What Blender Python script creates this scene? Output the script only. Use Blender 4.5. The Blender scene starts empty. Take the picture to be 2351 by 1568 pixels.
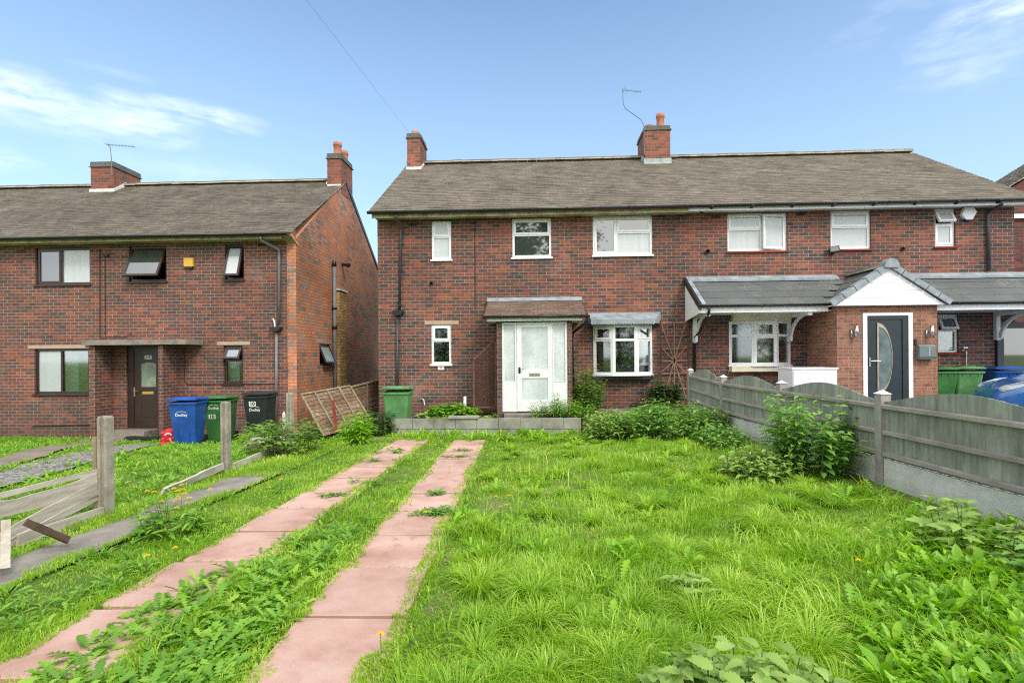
import bpy, math, random
import numpy as np
from mathutils import Vector, Matrix
random.seed(7); RNG = np.random.default_rng(11)
S = bpy.context.scene; COL = S.collection
R = math.radians
# ------------------------------------------------------------------ camera
CAMZ = 1.4; TH = R(2.4); RO = .008; FL = 1175.5; CX = 1175.5; HY = 820.
cam = bpy.data.objects.new("camera", bpy.data.cameras.new("camera")); COL.objects.link(cam); S.camera = cam
cam.data.sensor_width = 36; cam.data.lens = 36 * FL / 2351; cam.data.shift_y = 36 / 2351
cam.data.clip_start = .05; cam.data.clip_end = 2000
Rt = Vector((math.cos(TH), math.sin(TH), 0)); Fw = Vector((-math.sin(TH), math.cos(TH), 0)); Up = Vector((0, 0, 1))
cr = Rt * math.cos(RO) - Up * math.sin(RO); cu = Rt * math.sin(RO) + Up * math.cos(RO)
M = Matrix((cr, cu, -Fw)).transposed().to_4x4(); M.translation = (0, 0, CAMZ); cam.matrix_world = M
# ------------------------------------------------------------------ light
SUN_AZ = R(143)      # clockwise from +Y (facing the houses)
SUN_EL = R(44)
world = bpy.data.worlds.new("World"); S.world = world; world.use_nodes = True
SKY_STRENGTH = .15
sun = bpy.data.objects.new("sun", bpy.data.lights.new("sun", 'SUN')); COL.objects.link(sun)
sun.data.energy = 1.7; sun.data.angle = R(14); sun.data.color = (1, .93, .82)
sd = Vector((math.sin(SUN_AZ) * math.cos(SUN_EL), math.cos(SUN_AZ) * math.cos(SUN_EL), math.sin(SUN_EL)))
sun.rotation_euler = sd.to_track_quat('Z', 'Y').to_euler()
S.view_settings.view_transform = 'Standard'; S.view_settings.look = 'None'
S.view_settings.exposure = .55; S.view_settings.gamma = 1
S.cycles.use_denoising = False; S.cycles.filter_width = 1.1; S.cycles.sample_clamp_indirect = 2; S.cycles.adaptive_threshold = .004; S.cycles.caustics_reflective = False; S.cycles.caustics_refractive = False; S.cycles.max_bounces = 8; S.cycles.transparent_max_bounces = 12

class NT:
    def __init__(s, nt): s.t = nt; s.n = nt.nodes; s.l = nt.links
    def add(s, typ, **kw):
        n = s.n.new(typ); ins = kw.pop('ins', {})
        for k, v in kw.items(): setattr(n, k, v)
        for k, v in ins.items(): s.put(n.inputs[k], v)
        return n
    def put(s, sock, v):
        if isinstance(v, bpy.types.NodeSocket): s.l.new(v, sock)
        elif isinstance(v, (tuple, list)) and len(v) == 3 and sock.type == 'RGBA': sock.default_value = (*v, 1)
        else: sock.default_value = v
    def math(s, op, a, b=0., c=None, clamp=False):
        n = s.n.new('ShaderNodeMath'); n.operation = op; n.use_clamp = clamp
        s.put(n.inputs[0], a); s.put(n.inputs[1], b)
        if c is not None: s.put(n.inputs[2], c)
        return n.outputs[0]
    def mix(s, f, a, b, blend='MIX'):
        n = s.n.new('ShaderNodeMix'); n.data_type = 'RGBA'; n.blend_type = blend
        s.put(n.inputs[0], f); s.put(n.inputs[6], a); s.put(n.inputs[7], b); return n.outputs[2]
    def ramp(s, f, stops, interp='LINEAR'):
        n = s.n.new('ShaderNodeValToRGB'); n.color_ramp.interpolation = interp; e = n.color_ramp.elements
        e[0].position, e[0].color = stops[0][0], (*stops[0][1], 1); e[1].position, e[1].color = stops[1][0], (*stops[1][1], 1)
        for p, c in stops[2:]:
            q = e.new(p); q.color = (*c, 1)
        s.put(n.inputs[0], f); return n.outputs[0]
    def noise(s, vec, scale, detail=3, rough=.55, out=0, dist=0.):
        n = s.n.new('ShaderNodeTexNoise'); s.put(n.inputs['Vector'], vec); n.inputs['Scale'].default_value = scale
        n.inputs['Detail'].default_value = detail; n.inputs['Roughness'].default_value = rough; n.inputs['Distortion'].default_value = dist
        return n.outputs[out]
    def maprange(s, v, a, b, c, d):
        n = s.n.new('ShaderNodeMapRange'); s.put(n.inputs[0], v)
        for i, x in enumerate((a, b, c, d)): n.inputs[i + 1].default_value = x
        return n.outputs[0]
    def comb(s, x, y, z):
        n = s.n.new('ShaderNodeCombineXYZ')
        for i, v in enumerate((x, y, z)): s.put(n.inputs[i], v)
        return n.outputs[0]
    def sep(s, v):
        n = s.n.new('ShaderNodeSeparateXYZ'); s.put(n.inputs[0], v); return n.outputs

def build_world():
    w = NT(world.node_tree); w.n.clear()
    sky = w.add('ShaderNodeTexSky', sky_type='NISHITA'); sky.sun_disc = False
    sky.sun_elevation = SUN_EL; sky.sun_rotation = SUN_AZ; sky.air_density = 1.0; sky.dust_density = .6; sky.ozone_density = 2.2
    g = w.add('ShaderNodeTexCoord').outputs['Generated']
    x, y, z = w.sep(g)
    az = w.math('MULTIPLY', w.math('ARCTAN2', x, y), 57.2958); el = w.math('MULTIPLY', w.math('ARCSINE', z), 57.2958)
    nv = w.comb(w.math('MULTIPLY', az, .05), w.math('MULTIPLY', el, .16), 0.)
    wob = w.noise(nv, 1.6, 4, .6)
    def blob(a0, e0, ra, re, soft, k, wobk=2.2, tilt=0.):
        da = w.math('SUBTRACT', az, a0); de = w.math('SUBTRACT', w.math('SUBTRACT', el, e0), w.math('MULTIPLY', da, tilt))
        d = w.math('SQRT', w.math('ADD', w.math('POWER', w.math('ABSOLUTE', w.math('DIVIDE', da, ra)), 2.), w.math('POWER', w.math('ABSOLUTE', w.math('DIVIDE', de, re)), 2.)))
        d = w.math('ADD', d, w.math('MULTIPLY', w.math('SUBTRACT', wob, .5), wobk))
        return w.maprange(d, 1.0, 1.0 - soft, 0., k)
    fine = w.noise(w.comb(w.math('MULTIPLY', az, .12), w.math('MULTIPLY', el, .45), 3.), 2.2, 6, .62)
    bl = [blob(-46, 20.2, 11, 2.2, .8, .95, 1.8), blob(-38.5, 20.6, 6.5, 2.3, .8, .95, 1.8), blob(-33, 22.3, 6.0, 1.3, .7, .95, 1.2), blob(-40, 24.0, 4, .5, .9, .2, 1.8), blob(-49, 15.4, 3.5, 1.3, .9, .75), blob(-48, 12.8, 5, 1.1, .9, .5),
          blob(43, 25.3, 9, 3.4, 1., .75, 2.6, .12), blob(38, 29.8, 10, 2.4, 1., .5, 2.6, .3), blob(-33, 17.5, 10, 1.6, 1., .3)]
    c = bl[0]
    for b in bl[1:]: c = w.math('MAXIMUM', c, b)
    c = w.math('MULTIPLY', c, w.maprange(fine, .34, .60, .15, 1.))
    back = w.math('MULTIPLY', w.math('MAXIMUM', w.maprange(y, .12, -.2, 0., 1.), w.maprange(el, 42., 60., 0., 1.)), w.maprange(w.noise(g, 3., 5), .36, .6, .35, 1.))   # unseen broken cloud behind the camera and overhead, added as soft fill light
    skyc = w.mix(1., sky.outputs[0], (.92, 1.10, 1.14), 'MULTIPLY')
    skyc = w.mix(w.maprange(el, 2., 40., .64, .04), skyc, (3.7, 4.65, 5.9))
    col = w.mix(w.math('MULTIPLY', c, .72), skyc, (5.7, 6.2, 6.6))
    col = w.mix(back, col, (11.5, 11.2, 10.8))
    bg = w.add('ShaderNodeBackground', ins={'Color': col, 'Strength': SKY_STRENGTH})
    out = w.add('ShaderNodeOutputWorld'); w.l.new(bg.outputs[0], out.inputs[0])
build_world()
# ------------------------------------------------------------------ helpers
def ray(px, py):
    u = (px - CX) / FL; v = (HY - py) / FL
    a = u * math.cos(RO) + v * math.sin(RO); b = -u * math.sin(RO) + v * math.cos(RO)
    return (-math.sin(TH) + a * math.cos(TH), math.cos(TH) + a * math.sin(TH), b)
def UY(px, py, Y):
    d = ray(px, py); t = Y / d[1]; return d[0] * t, CAMZ + d[2] * t
def RC(x0, y0, x1, y1, Y):      # survey rectangle -> metres on the wall plane Y
    return (UY(x0, (y0 + y1) / 2, Y)[0], UY(x1, (y0 + y1) / 2, Y)[0], UY((x0 + x1) / 2, y1, Y)[1], UY((x0 + x1) / 2, y0, Y)[1])
def sm(a, b, v):
    q = np.clip((v - a) / (b - a), 0, 1); return q * q * (3 - 2 * q)
def G(x, y):
    return -.06 - .02 * (y - 2.4) * (1 - sm(1, 4, x)) - .33 * sm(8, 12.5, y) * sm(3, 5.5, -x)

class MB:
    def __init__(s): s.v = []; s.f = []
    def face(s, *p):
        n = len(s.v); s.v += [tuple(q) for q in p]; s.f.append(tuple(range(n, n + len(p))))
    def box(s, x0, x1, y0, y1, z0, z1, mat=None):
        n = len(s.v); P = [(x, y, z) for z in (z0, z1) for y in (y0, y1) for x in (x0, x1)]
        if mat is not None: P = [tuple(mat @ Vector(p)) for p in P]
        s.v += P; s.f += [tuple(n + i for i in q) for q in ((0, 2, 3, 1), (4, 5, 7, 6), (0, 1, 5, 4), (2, 6, 7, 3), (0, 4, 6, 2), (1, 3, 7, 5))]
    def prism(s, pts, y0, y1):      # outline in XZ, extruded along Y
        n = len(s.v); k = len(pts); s.v += [(x, y0, z) for x, z in pts] + [(x, y1, z) for x, z in pts]
        s.f.append(tuple(range(n, n + k))); s.f.append(tuple(range(n + 2 * k - 1, n + k - 1, -1)))
        for i in range(k): j = (i + 1) % k; s.f.append((n + i, n + k + i, n + k + j, n + j))
    def prism_x(s, pts, x0, x1):    # outline in YZ, extruded along X
        n = len(s.v); k = len(pts); s.v += [(x0, y, z) for y, z in pts] + [(x1, y, z) for y, z in pts]
        s.f.append(tuple(range(n, n + k))); s.f.append(tuple(range(n + 2 * k - 1, n + k - 1, -1)))
        for i in range(k): j = (i + 1) % k; s.f.append((n + i, n + k + i, n + k + j, n + j))
    def tube(s, pts, r, k=8, cap=True):
        pts = [Vector(p) for p in pts]; n0 = len(s.v); rs = r if isinstance(r, (list, tuple)) else [r] * len(pts)
        for i, p in enumerate(pts):
            t = (pts[min(i + 1, len(pts) - 1)] - pts[max(i - 1, 0)]).normalized()
            a = Vector((0, 0, 1)) if abs(t.z) < .9 else Vector((1, 0, 0)); u = t.cross(a).normalized(); w = t.cross(u)
            for j in range(k):
                q = 2 * math.pi * j / k; s.v.append(tuple(p + (u * math.cos(q) + w * math.sin(q)) * rs[i]))
        for i in range(len(pts) - 1):
            for j in range(k):
                a = n0 + i * k + j; b = n0 + i * k + (j + 1) % k; s.f.append((a, b, b + k, a + k))
        if cap: s.f.append(tuple(range(n0 + k - 1, n0 - 1, -1))); e = n0 + (len(pts) - 1) * k; s.f.append(tuple(range(e, e + k)))
    def lathe(s, prof, c=(0, 0, 0), k=16):      # (r, z) profile round z
        n0 = len(s.v)
        for r, z in prof:
            for j in range(k):
                q = 2 * math.pi * j / k; s.v.append((c[0] + r * math.cos(q), c[1] + r * math.sin(q), c[2] + z))
        for i in range(len(prof) - 1):
            for j in range(k):
                a = n0 + i * k + j; b = n0 + i * k + (j + 1) % k; s.f.append((a, b, b + k, a + k))
        s.f.append(tuple(range(n0 + k - 1, n0 - 1, -1))); e = n0 + (len(prof) - 1) * k; s.f.append(tuple(range(e, e + k)))
    def holed(s, x0, x1, z0, z1, holes, y0, y1, back=True, outer=True):
        xs = sorted({x0, x1, *[h[0] for h in holes], *[h[1] for h in holes]}); zs = sorted({z0, z1, *[h[2] for h in holes], *[h[3] for h in holes]})
        xs = [x for x in xs if x0 <= x <= x1]; zs = [z for z in zs if z0 <= z <= z1]
        inh = lambda x, z: any(h[0] < x < h[1] and h[2] < z < h[3] for h in holes)
        for a, b in zip(xs, xs[1:]):
            for c, d in zip(zs, zs[1:]):
                if inh((a + b) / 2, (c + d) / 2): continue
                s.face((a, y0, c), (b, y0, c), (b, y0, d), (a, y0, d))
                if back: s.face((a, y1, c), (a, y1, d), (b, y1, d), (b, y1, c))
        for h in holes:
            a, b, c, d = h[:4]
            s.face((a, y0, c), (a, y0, d), (a, y1, d), (a, y1, c)); s.face((b, y0, c), (b, y1, c), (b, y1, d), (b, y0, d))
            if c > z0: s.face((a, y0, c), (a, y1, c), (b, y1, c), (b, y0, c))
            s.face((a, y0, d), (b, y0, d), (b, y1, d), (a, y1, d))
        if outer:
            s.face((x0, y0, z0), (x0, y0, z1), (x0, y1, z1), (x0, y1, z0)); s.face((x1, y0, z0), (x1, y1, z0), (x1, y1, z1), (x1, y0, z1))
            s.face((x0, y0, z1), (x1, y0, z1), (x1, y1, z1), (x0, y1, z1)); s.face((x0, y0, z0), (x0, y1, z0), (x1, y1, z0), (x1, y0, z0))

def mesh_of(name, mb, mat, smooth=False):
    me = bpy.data.meshes.new(name); me.from_pydata(mb.v, [], mb.f); me.update()
    me.materials.append(mat)
    if smooth: me.shade_smooth()
    return me
WO = {}      # world offset of every object built in world coordinates
def put(o, parent, world_coords=True):
    COL.objects.link(o)
    if parent is not None:
        o.parent = parent
        if world_coords: o.location = -WO.get(parent.name, Vector((0, 0, 0)))
    WO[o.name] = Vector((0, 0, 0)); return o
def part(name, mb, mat, parent, smooth=False, label=None, local=False):
    o = bpy.data.objects.new(name, mesh_of(name, mb, mat, smooth)); put(o, parent, not local)
    if label: o['label'] = label
    return o
def thing(name, label, cat, loc=(0, 0, 0), rz=0, group=None):
    o = bpy.data.objects.new(name, None); COL.objects.link(o); o.location = loc; o.rotation_euler = (0, 0, rz)
    o['label'] = label; o['category'] = cat; o.empty_display_size = .1
    if group: o['group'] = group
    WO[o.name] = Vector(loc); return o
def single(name, mb, mat, label, cat, group=None, smooth=False, loc=(0, 0, 0), rot=(0, 0, 0)):
    o = bpy.data.objects.new(name, mesh_of(name, mb, mat, smooth)); COL.objects.link(o); o['label'] = label; o['category'] = cat
    o.location = loc; o.rotation_euler = rot
    if group: o['group'] = group
    return o
def struct(name, mb, mat, kind='structure', label=None, smooth=False):
    o = bpy.data.objects.new(name, mesh_of(name, mb, mat, smooth)); COL.objects.link(o); o['kind'] = kind
    if label: o['label'] = label
    return o
# ------------------------------------------------------------------ materials
MAT = {}
def mat(name, fn):
    m = bpy.data.materials.new(name); m.use_nodes = True; t = NT(m.node_tree); t.n.clear()
    out = t.add('ShaderNodeOutputMaterial'); sh = fn(t); t.l.new(sh, out.inputs[0]); MAT[name] = m; return m
def pbsdf(t, col, rough=.6, spec=.4, metal=0., bump=None, bs=.3, bd=.01, **kw):
    n = t.add('ShaderNodeBsdfPrincipled'); t.put(n.inputs['Base Color'], col); t.put(n.inputs['Roughness'], rough)
    n.inputs['Specular IOR Level'].default_value = spec; n.inputs['Metallic'].default_value = metal
    for k, v in kw.items(): t.put(n.inputs[k.replace('_', ' ')], v)
    if bump is not None:
        b = t.add('ShaderNodeBump', ins={'Height': bump}); b.inputs['Strength'].default_value = bs; b.inputs['Distance'].default_value = bd
        t.l.new(b.outputs[0], n.inputs['Normal'])
    return n.outputs[0]
def pos(t): return t.add('ShaderNodeNewGeometry').outputs['Position']
def obc(t): return t.add('ShaderNodeTexCoord').outputs['Object']
def plain(name, col, rough=.5, spec=.4, metal=0., var=.12, scale=6., bump=0., **kw):
    def f(t):
        v = obc(t); n = t.noise(v, scale, 4, .6); d = t.maprange(n, .3, .7, 1 - var, 1 + var)
        c = t.mix(1., col, t.comb(d, d, d), 'MULTIPLY')
        fine = t.noise(v, scale * 12, 3)
        return pbsdf(t, c, t.maprange(n, .3, .7, rough * .85, min(1, rough * 1.15)), spec, metal, fine if bump else None, bump, .004, **kw)
    return mat(name, f)
def brick(name, stops, mortar, bw=.23, rh=.0865, ms=.0055, stain=.25, head=None):
    def f(t):
        geo = t.add('ShaderNodeNewGeometry'); x, y, z = t.sep(geo.outputs['Position']); nx = t.math('ABSOLUTE', t.sep(geo.outputs['Normal'])[0])
        side = t.math('GREATER_THAN', nx, .5)
        u = t.math('ADD', t.math('MULTIPLY', x, t.math('SUBTRACT', 1., side)), t.math('MULTIPLY', y, side))
        vec = t.comb(u, z, 0.)
        wv = t.noise(vec, 3., 2); 
        b = t.add('ShaderNodeTexBrick', ins={'Vector': vec, 'Color1': (0, 0, 0), 'Color2': (1, 1, 1), 'Mortar': (.5, .5, .5), 'Scale': 1., 'Mortar Size': ms, 'Mortar Smooth': .25, 'Brick Width': bw, 'Row Height': rh})
        sepc = t.add('ShaderNodeSeparateColor', ins={0: b.outputs['Color']}).outputs[0]
        large = t.noise(vec, .5, 4, .65); fac = t.math('ADD', sepc, t.math('MULTIPLY', t.math('SUBTRACT', large, .48), 1.1), clamp=True)
        c = t.ramp(fac, stops)
        # firing streaks across each brick, soot and wash that vary over the wall
        st = t.noise(t.comb(t.math('MULTIPLY', u, 26.), t.math('MULTIPLY', z, 5.), 0.), 1., 3, .7)
        c = t.mix(t.maprange(st, .5, .72, 0., .7), c, t.mix(1., c, (.55, .56, .6), 'MULTIPLY'))
        g = t.noise(vec, 60., 3, .7); d = t.maprange(g, .3, .7, .8, 1.2); c = t.mix(1., c, t.comb(d, d, d), 'MULTIPLY')
        if head:
            h = t.noise(vec, 9., 2); c = t.mix(t.maprange(h, .55, .66, 0., .75), c, head)
        mo = t.mix(t.maprange(t.noise(vec, 2.2, 4), .35, .65, 0., .6), mortar, tuple(q * .55 for q in mortar))
        c = t.mix(b.outputs['Fac'], c, mo)
        c = t.mix(t.maprange(t.noise(t.comb(t.math('MULTIPLY', u, 1.6), t.math('MULTIPLY', z, .5), 4.), 1., 5, .7), .56, .75, 0., .35), c, (.10, .08, .07))     # soot and run-off
        c = t.mix(t.maprange(t.noise(t.comb(t.math('MULTIPLY', u, .9), t.math('MULTIPLY', z, .9), 9.), 1., 5, .7), .58, .74, 0., .3), c, (.38, .30, .26))     # pale salts
        s2 = t.noise(vec, .35, 4, .65); k = t.maprange(s2, .35, .65, 1. - stain, 1. + stain * .6); c = t.mix(1., c, t.comb(k, k, k), 'MULTIPLY')
        low = t.math('MULTIPLY', t.maprange(z, .55, -.5, 0., .45), t.maprange(t.noise(vec, 3., 4), .3, .7, .4, 1.))   # uneven darkening towards the wall foot
        c = t.mix(low, c, (.06, .05, .045))
        h = t.math('SUBTRACT', t.math('MULTIPLY', g, .3), b.outputs['Fac'])
        return pbsdf(t, c, .85, .25, 0., h, .7, .008)
    return mat(name, f)
BR = [(0., (.30, .105, .06)), (.12, (.235, .085, .055)), (.32, (.185, .073, .056)), (.52, (.15, .070, .058)), (.70, (.125, .074, .062)), (.86, (.095, .07, .062)), (1., (.065, .06, .06))]
brick('brick_main', BR, (.42, .30, .24), ms=.0065)
brick('brick_left', BR[:4] + [(.82, (.125, .076, .065)), (1., (.09, .068, .062))], (.43, .305, .245), stain=.18, ms=.0065)
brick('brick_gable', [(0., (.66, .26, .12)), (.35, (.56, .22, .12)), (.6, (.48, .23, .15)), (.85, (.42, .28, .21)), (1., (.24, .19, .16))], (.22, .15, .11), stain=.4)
brick('brick_chimney', [(0., (.33, .115, .07)), (.4, (.27, .095, .06)), (.8, (.20, .082, .06)), (1., (.12, .07, .06))], (.35, .25, .20))
brick('brick_porch_new', [(0., (.36, .165, .10)), (.5, (.31, .14, .09)), (1., (.23, .11, .075))], (.45, .33, .26), bw=.225, rh=.075, stain=.1, head=(.12, .07, .055))
brick('brick_pier', [(0., (.20, .10, .075)), (.5, (.14, .08, .068)), (1., (.085, .065, .062))], (.38, .29, .24), bw=.24, stain=.2)
brick('brick_yellow', [(0., (.62, .40, .14)), (.6, (.50, .31, .12)), (1., (.36, .22, .09))], (.12, .09, .06), stain=.4)
brick('brick_dark', [(0., (.22, .06, .045)), (.5, (.15, .05, .045)), (1., (.08, .045, .045))], (.22, .15, .12))
plain('soldier', (.13, .13, .125), .85, .2, var=.4, scale=14)
def tilef(stops, rough=.85):
    def f(t):
        r = t.add('ShaderNodeNewGeometry').outputs['Random Per Island']; p = pos(t)
        n = t.noise(p, .8, 4, .65); fac = t.math('ADD', t.math('MULTIPLY', r, .42), t.math('MULTIPLY', t.math('SUBTRACT', n, .25), .95), clamp=True)
        c = t.ramp(fac, stops); g = t.noise(p, 35., 4, .7); d = t.maprange(g, .3, .7, .88, 1.12)
        c = t.mix(1., c, t.comb(d, d, d), 'MULTIPLY')
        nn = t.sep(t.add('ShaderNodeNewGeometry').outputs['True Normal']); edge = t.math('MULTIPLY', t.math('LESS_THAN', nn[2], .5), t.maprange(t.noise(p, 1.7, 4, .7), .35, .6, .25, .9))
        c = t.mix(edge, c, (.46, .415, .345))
        c = t.mix(t.math('MULTIPLY', t.maprange(t.noise(p, 2.1, 5, .75), .58, .68, 0., 1.), .45), c, (.10, .11, .05))
        li = t.math('MULTIPLY', t.maprange(t.noise(p, 1.3, 5, .7), .52, .7, 0., 1.), t.maprange(t.noise(p, 22., 3), .5, .6, 0., 1.))
        c = t.mix(t.math('MULTIPLY', li, .5), c, (.42, .42, .32))
        return pbsdf(t, c, rough, .25, 0., g, .5, .01)
    return f
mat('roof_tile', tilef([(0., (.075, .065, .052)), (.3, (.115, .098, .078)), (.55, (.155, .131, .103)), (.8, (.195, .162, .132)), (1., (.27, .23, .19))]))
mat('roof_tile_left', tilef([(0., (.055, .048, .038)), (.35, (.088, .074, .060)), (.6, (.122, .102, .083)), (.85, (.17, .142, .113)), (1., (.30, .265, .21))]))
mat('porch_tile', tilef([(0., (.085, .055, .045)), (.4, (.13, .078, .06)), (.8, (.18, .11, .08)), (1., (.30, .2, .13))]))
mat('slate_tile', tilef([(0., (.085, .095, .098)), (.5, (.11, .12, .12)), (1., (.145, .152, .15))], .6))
plain('white_upvc', (.80, .81, .82), .3, .5, var=.03)
plain('white_paint', (.76, .78, .78), .45, .4, var=.06, scale=3)
plain('cream_paint', (.66, .63, .48), .6, .3, var=.15, scale=3)
plain('old_soffit', (.42, .36, .24), .8, .2, var=.35, scale=4)
plain('brown_frame', (.036, .018, .015), .35, .5, var=.15)
plain('black_plastic', (.018, .018, .019), .35, .5, var=.2)
plain('grey_plastic', (.17, .18, .185), .5, .4, var=.15)
plain('dark_grey_plastic', (.05, .056, .06), .45, .4, var=.2)
plain('lead', (.26, .30, .33), .6, .4, var=.3, scale=5, bump=.3)
plain('lead_green', (.34, .40, .38), .7, .3, var=.3, scale=7, bump=.3)
plain('flashing_white', (.62, .62, .60), .8, .2, var=.25, scale=6)
plain('terracotta', (.42, .17, .10), .8, .25, var=.25, scale=8)
plain('lintel_stone', (.45, .33, .24), .9, .2, var=.15, scale=8, bump=.3)
plain('anthracite', (.016, .027, .036), .4, .5, var=.12)
plain('brushed_metal', (.45, .40, .33), .35, .5, metal=.8)
plain('chrome', (.6, .6, .6), .2, .5, metal=1.)
plain('brass', (.62, .42, .10), .35, .5, metal=.5)
plain('yellow_plastic', (.70, .42, .05), .5, .4, var=.1)
plain('mailbox_metal', (.15, .19, .19), .4, .5, metal=.3, var=.1)
plain('blue_plastic', (.015, .085, .34), .42, .45, var=.3, scale=3)
plain('green_plastic', (.045, .17, .045), .5, .4, var=.3, scale=3)
plain('pale_green_plastic', (.10, .26, .095), .55, .35, var=.3, scale=3)
plain('bin_black', (.022, .026, .03), .45, .45, var=.3, scale=3)
plain('sticker_white', (.75, .76, .75), .6, .3, var=.05)
plain('ink_black', (.01, .01, .01), .6, .3)
plain('red_plastic', (.62, .015, .03), .3, .5, var=.3, scale=9)
plain('rubber', (.015, .015, .015), .75, .3)
plain('tyre', (.02, .02, .02), .8, .3)
plain('lamp_glass', (.42, .45, .46), .15, .6)
plain('door_pane', (.13, .18, .18), .12, .7, var=.4, scale=4)
plain('dull_pane', (.24, .29, .22), .25, .6, var=.35, scale=4)
plain('car_paint', (.012, .12, .38), .2, .6, var=.02, Coat_Weight=.8, Coat_Roughness=.03)
plain('curtain', (.74, .75, .72), .9, .1, var=.06, scale=3)
plain('room_dark', (.22, .20, .18), .9, .1)
plain('concrete_slab', (.27, .24, .20), .9, .2, var=.35, scale=5, bump=.5)
plain('stone_step', (.24, .21, .18), .9, .2, var=.3, scale=5, bump=.4)
plain('soil', (.055, .04, .028), .95, .1, var=.4, scale=9, bump=.6)
plain('iron_black', (.03, .026, .024), .6, .3)
plain('lath_brown', (.15, .08, .058), .8, .2, var=.3)
plain('trellis_brown', (.085, .045, .032), .8, .2, var=.3, scale=9)
plain('trellis_grey', (.27, .165, .125), .85, .2, var=.3, scale=9)
plain('rust_red', (.26, .055, .035), .8, .2, var=.3)
plain('stem', (.12, .16, .05), .7, .2, var=.3)
plain('petal_yellow', (.75, .52, .02), .6, .2, var=.15)
plain('bark', (.10, .08, .06), .9, .1, var=.3, bump=.5)
def wood(name, c1, c2, c3, axis):
    def f(t):
        r = t.add('ShaderNodeNewGeometry').outputs['Random Per Island']; x, y, z = t.sep(obc(t))
        s = [9., 9., 9.]; s[axis] = .9
        v = t.comb(t.math('ADD', t.math('MULTIPLY', x, s[0]), t.math('MULTIPLY', r, 17.)), t.math('MULTIPLY', y, s[1]), t.math('MULTIPLY', z, s[2]))
        n = t.noise(v, 2., 5, .65); c = t.ramp(t.math('ADD', t.math('MULTIPLY', n, .85), t.math('MULTIPLY', r, .18), clamp=True), [(.25, c1), (.5, c2), (.75, c3)])
        st = t.noise(obc(t), 2.2, 4); c = t.mix(t.maprange(st, .5, .75, 0., .5), c, tuple(q * .5 for q in c1))
        return pbsdf(t, c, .85, .2, 0., n, .5, .006)
    return mat(name, f)
wood('fence_board', (.15, .155, .13), (.27, .285, .245), (.42, .43, .37), 2)
wood('fence_rail', (.20, .175, .145), (.32, .29, .25), (.46, .42, .37), 1)
wood('old_board', (.24, .20, .155), (.46, .41, .345), (.64, .59, .52), 1)
plain('dark_plank', (.10, .065, .045), .8, .2, var=.4)
wood('panel_slat', (.10, .058, .034), (.20, .13, .08), (.42, .34, .26), 0)
wood('panel_post', (.13, .10, .05), (.24, .19, .12), (.45, .39, .30), 2)
wood('white_wood', (.33, .34, .35), (.58, .58, .57), (.75, .75, .73), 2)
def concretef(c1, c2, speck, sc=5.):
    def f(t):
        p = obc(t); n = t.noise(p, sc, 5, .65); c = t.ramp(n, [(.3, c1), (.7, c2)])
        v = t.add('ShaderNodeTexVoronoi', ins={'Vector': p, 'Scale': 55.}).outputs['Distance']
        c = t.mix(t.maprange(v, .22, .1, 0., .6), c, speck)
        return pbsdf(t, c, .92, .2, 0., t.noise(p, 60., 4, .7), .6, .006)
    return f
mat('post_concrete', concretef((.22, .20, .16), (.42, .38, .32), (.70, .66, .58), 7.))
mat('grey_post', concretef((.25, .235, .21), (.40, .385, .35), (.55, .52, .46), 7.))
mat('gravel_board', concretef((.42, .415, .39), (.66, .655, .62), (.75, .74, .7), 4.))
mat('block', concretef((.17, .17, .14), (.44, .43, .38), (.12, .12, .10), 2.2))
mat('path_concrete', concretef((.15, .135, .115), (.32, .29, .25), (.42, .40, .36), 2.5))
mat('rear_path', concretef((.16, .135, .105), (.26, .225, .18), (.34, .3, .25), 3.))
mat('drive', concretef((.16, .155, .15), (.25, .245, .235), (.32, .31, .3), 2.))
def gravelf(t):
    p = pos(t); v = t.add('ShaderNodeTexVoronoi', ins={'Vector': p, 'Scale': 28.})
    c = t.ramp(t.add('ShaderNodeSeparateColor', ins={0: v.outputs['Color']}).outputs[0], [(0., (.10, .095, .085)), (.5, (.22, .21, .19)), (1., (.40, .385, .36))])
    return pbsdf(t, c, .9, .2, 0., t.math('SUBTRACT', 1., v.outputs['Distance']), .9, .02)
mat('gravel', gravelf)
def slabf(t):
    p = pos(t); r = t.add('ShaderNodeNewGeometry').outputs['Random Per Island']
    n = t.noise(p, 2.2, 5, .62); c = t.ramp(n, [(.3, (.40, .235, .18)), (.5, (.52, .325, .265)), (.68, (.59, .40, .335))])
    k = t.maprange(r, 0., 1., .84, 1.12); c = t.mix(1., c, t.comb(k, k, k), 'MULTIPLY')
    c = t.mix(t.maprange(t.noise(p, 7., 5, .7), .56, .74, 0., .45), c, (.30, .22, .16))
    c = t.mix(t.maprange(t.noise(p, 1.6, 6, .7), .52, .68, 0., .45), c, (.60, .46, .40)); c = t.mix(t.maprange(t.noise(p, 3.3, 6, .75, dist=.6), .58, .66, 0., .5), c, (.20, .17, .11))
    c = t.mix(t.maprange(t.noise(p, 90., 2), .68, .74, 0., .5), c, (.12, .09, .07))
    return pbsdf(t, c, .9, .2, 0., t.noise(p, 70., 4, .7), .5, .004)
mat('pink_slab', slabf)
def groundf(t):
    p = pos(t); n = t.noise(p, 1.3, 5, .65); f = t.noise(p, 26., 4, .7)
    c = t.ramp(n, [(.3, (.07, .15, .02)), (.52, (.12, .21, .035)), (.7, (.24, .23, .11))])
    c = t.mix(t.maprange(f, .5, .75, 0., .4), c, (.22, .18, .11)); c = t.mix(t.maprange(f, .5, .3, 0., .6), c, (.035, .04, .015))
    return pbsdf(t, c, .95, .1, 0., f, .9, .03)
mat('turf', groundf)
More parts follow.
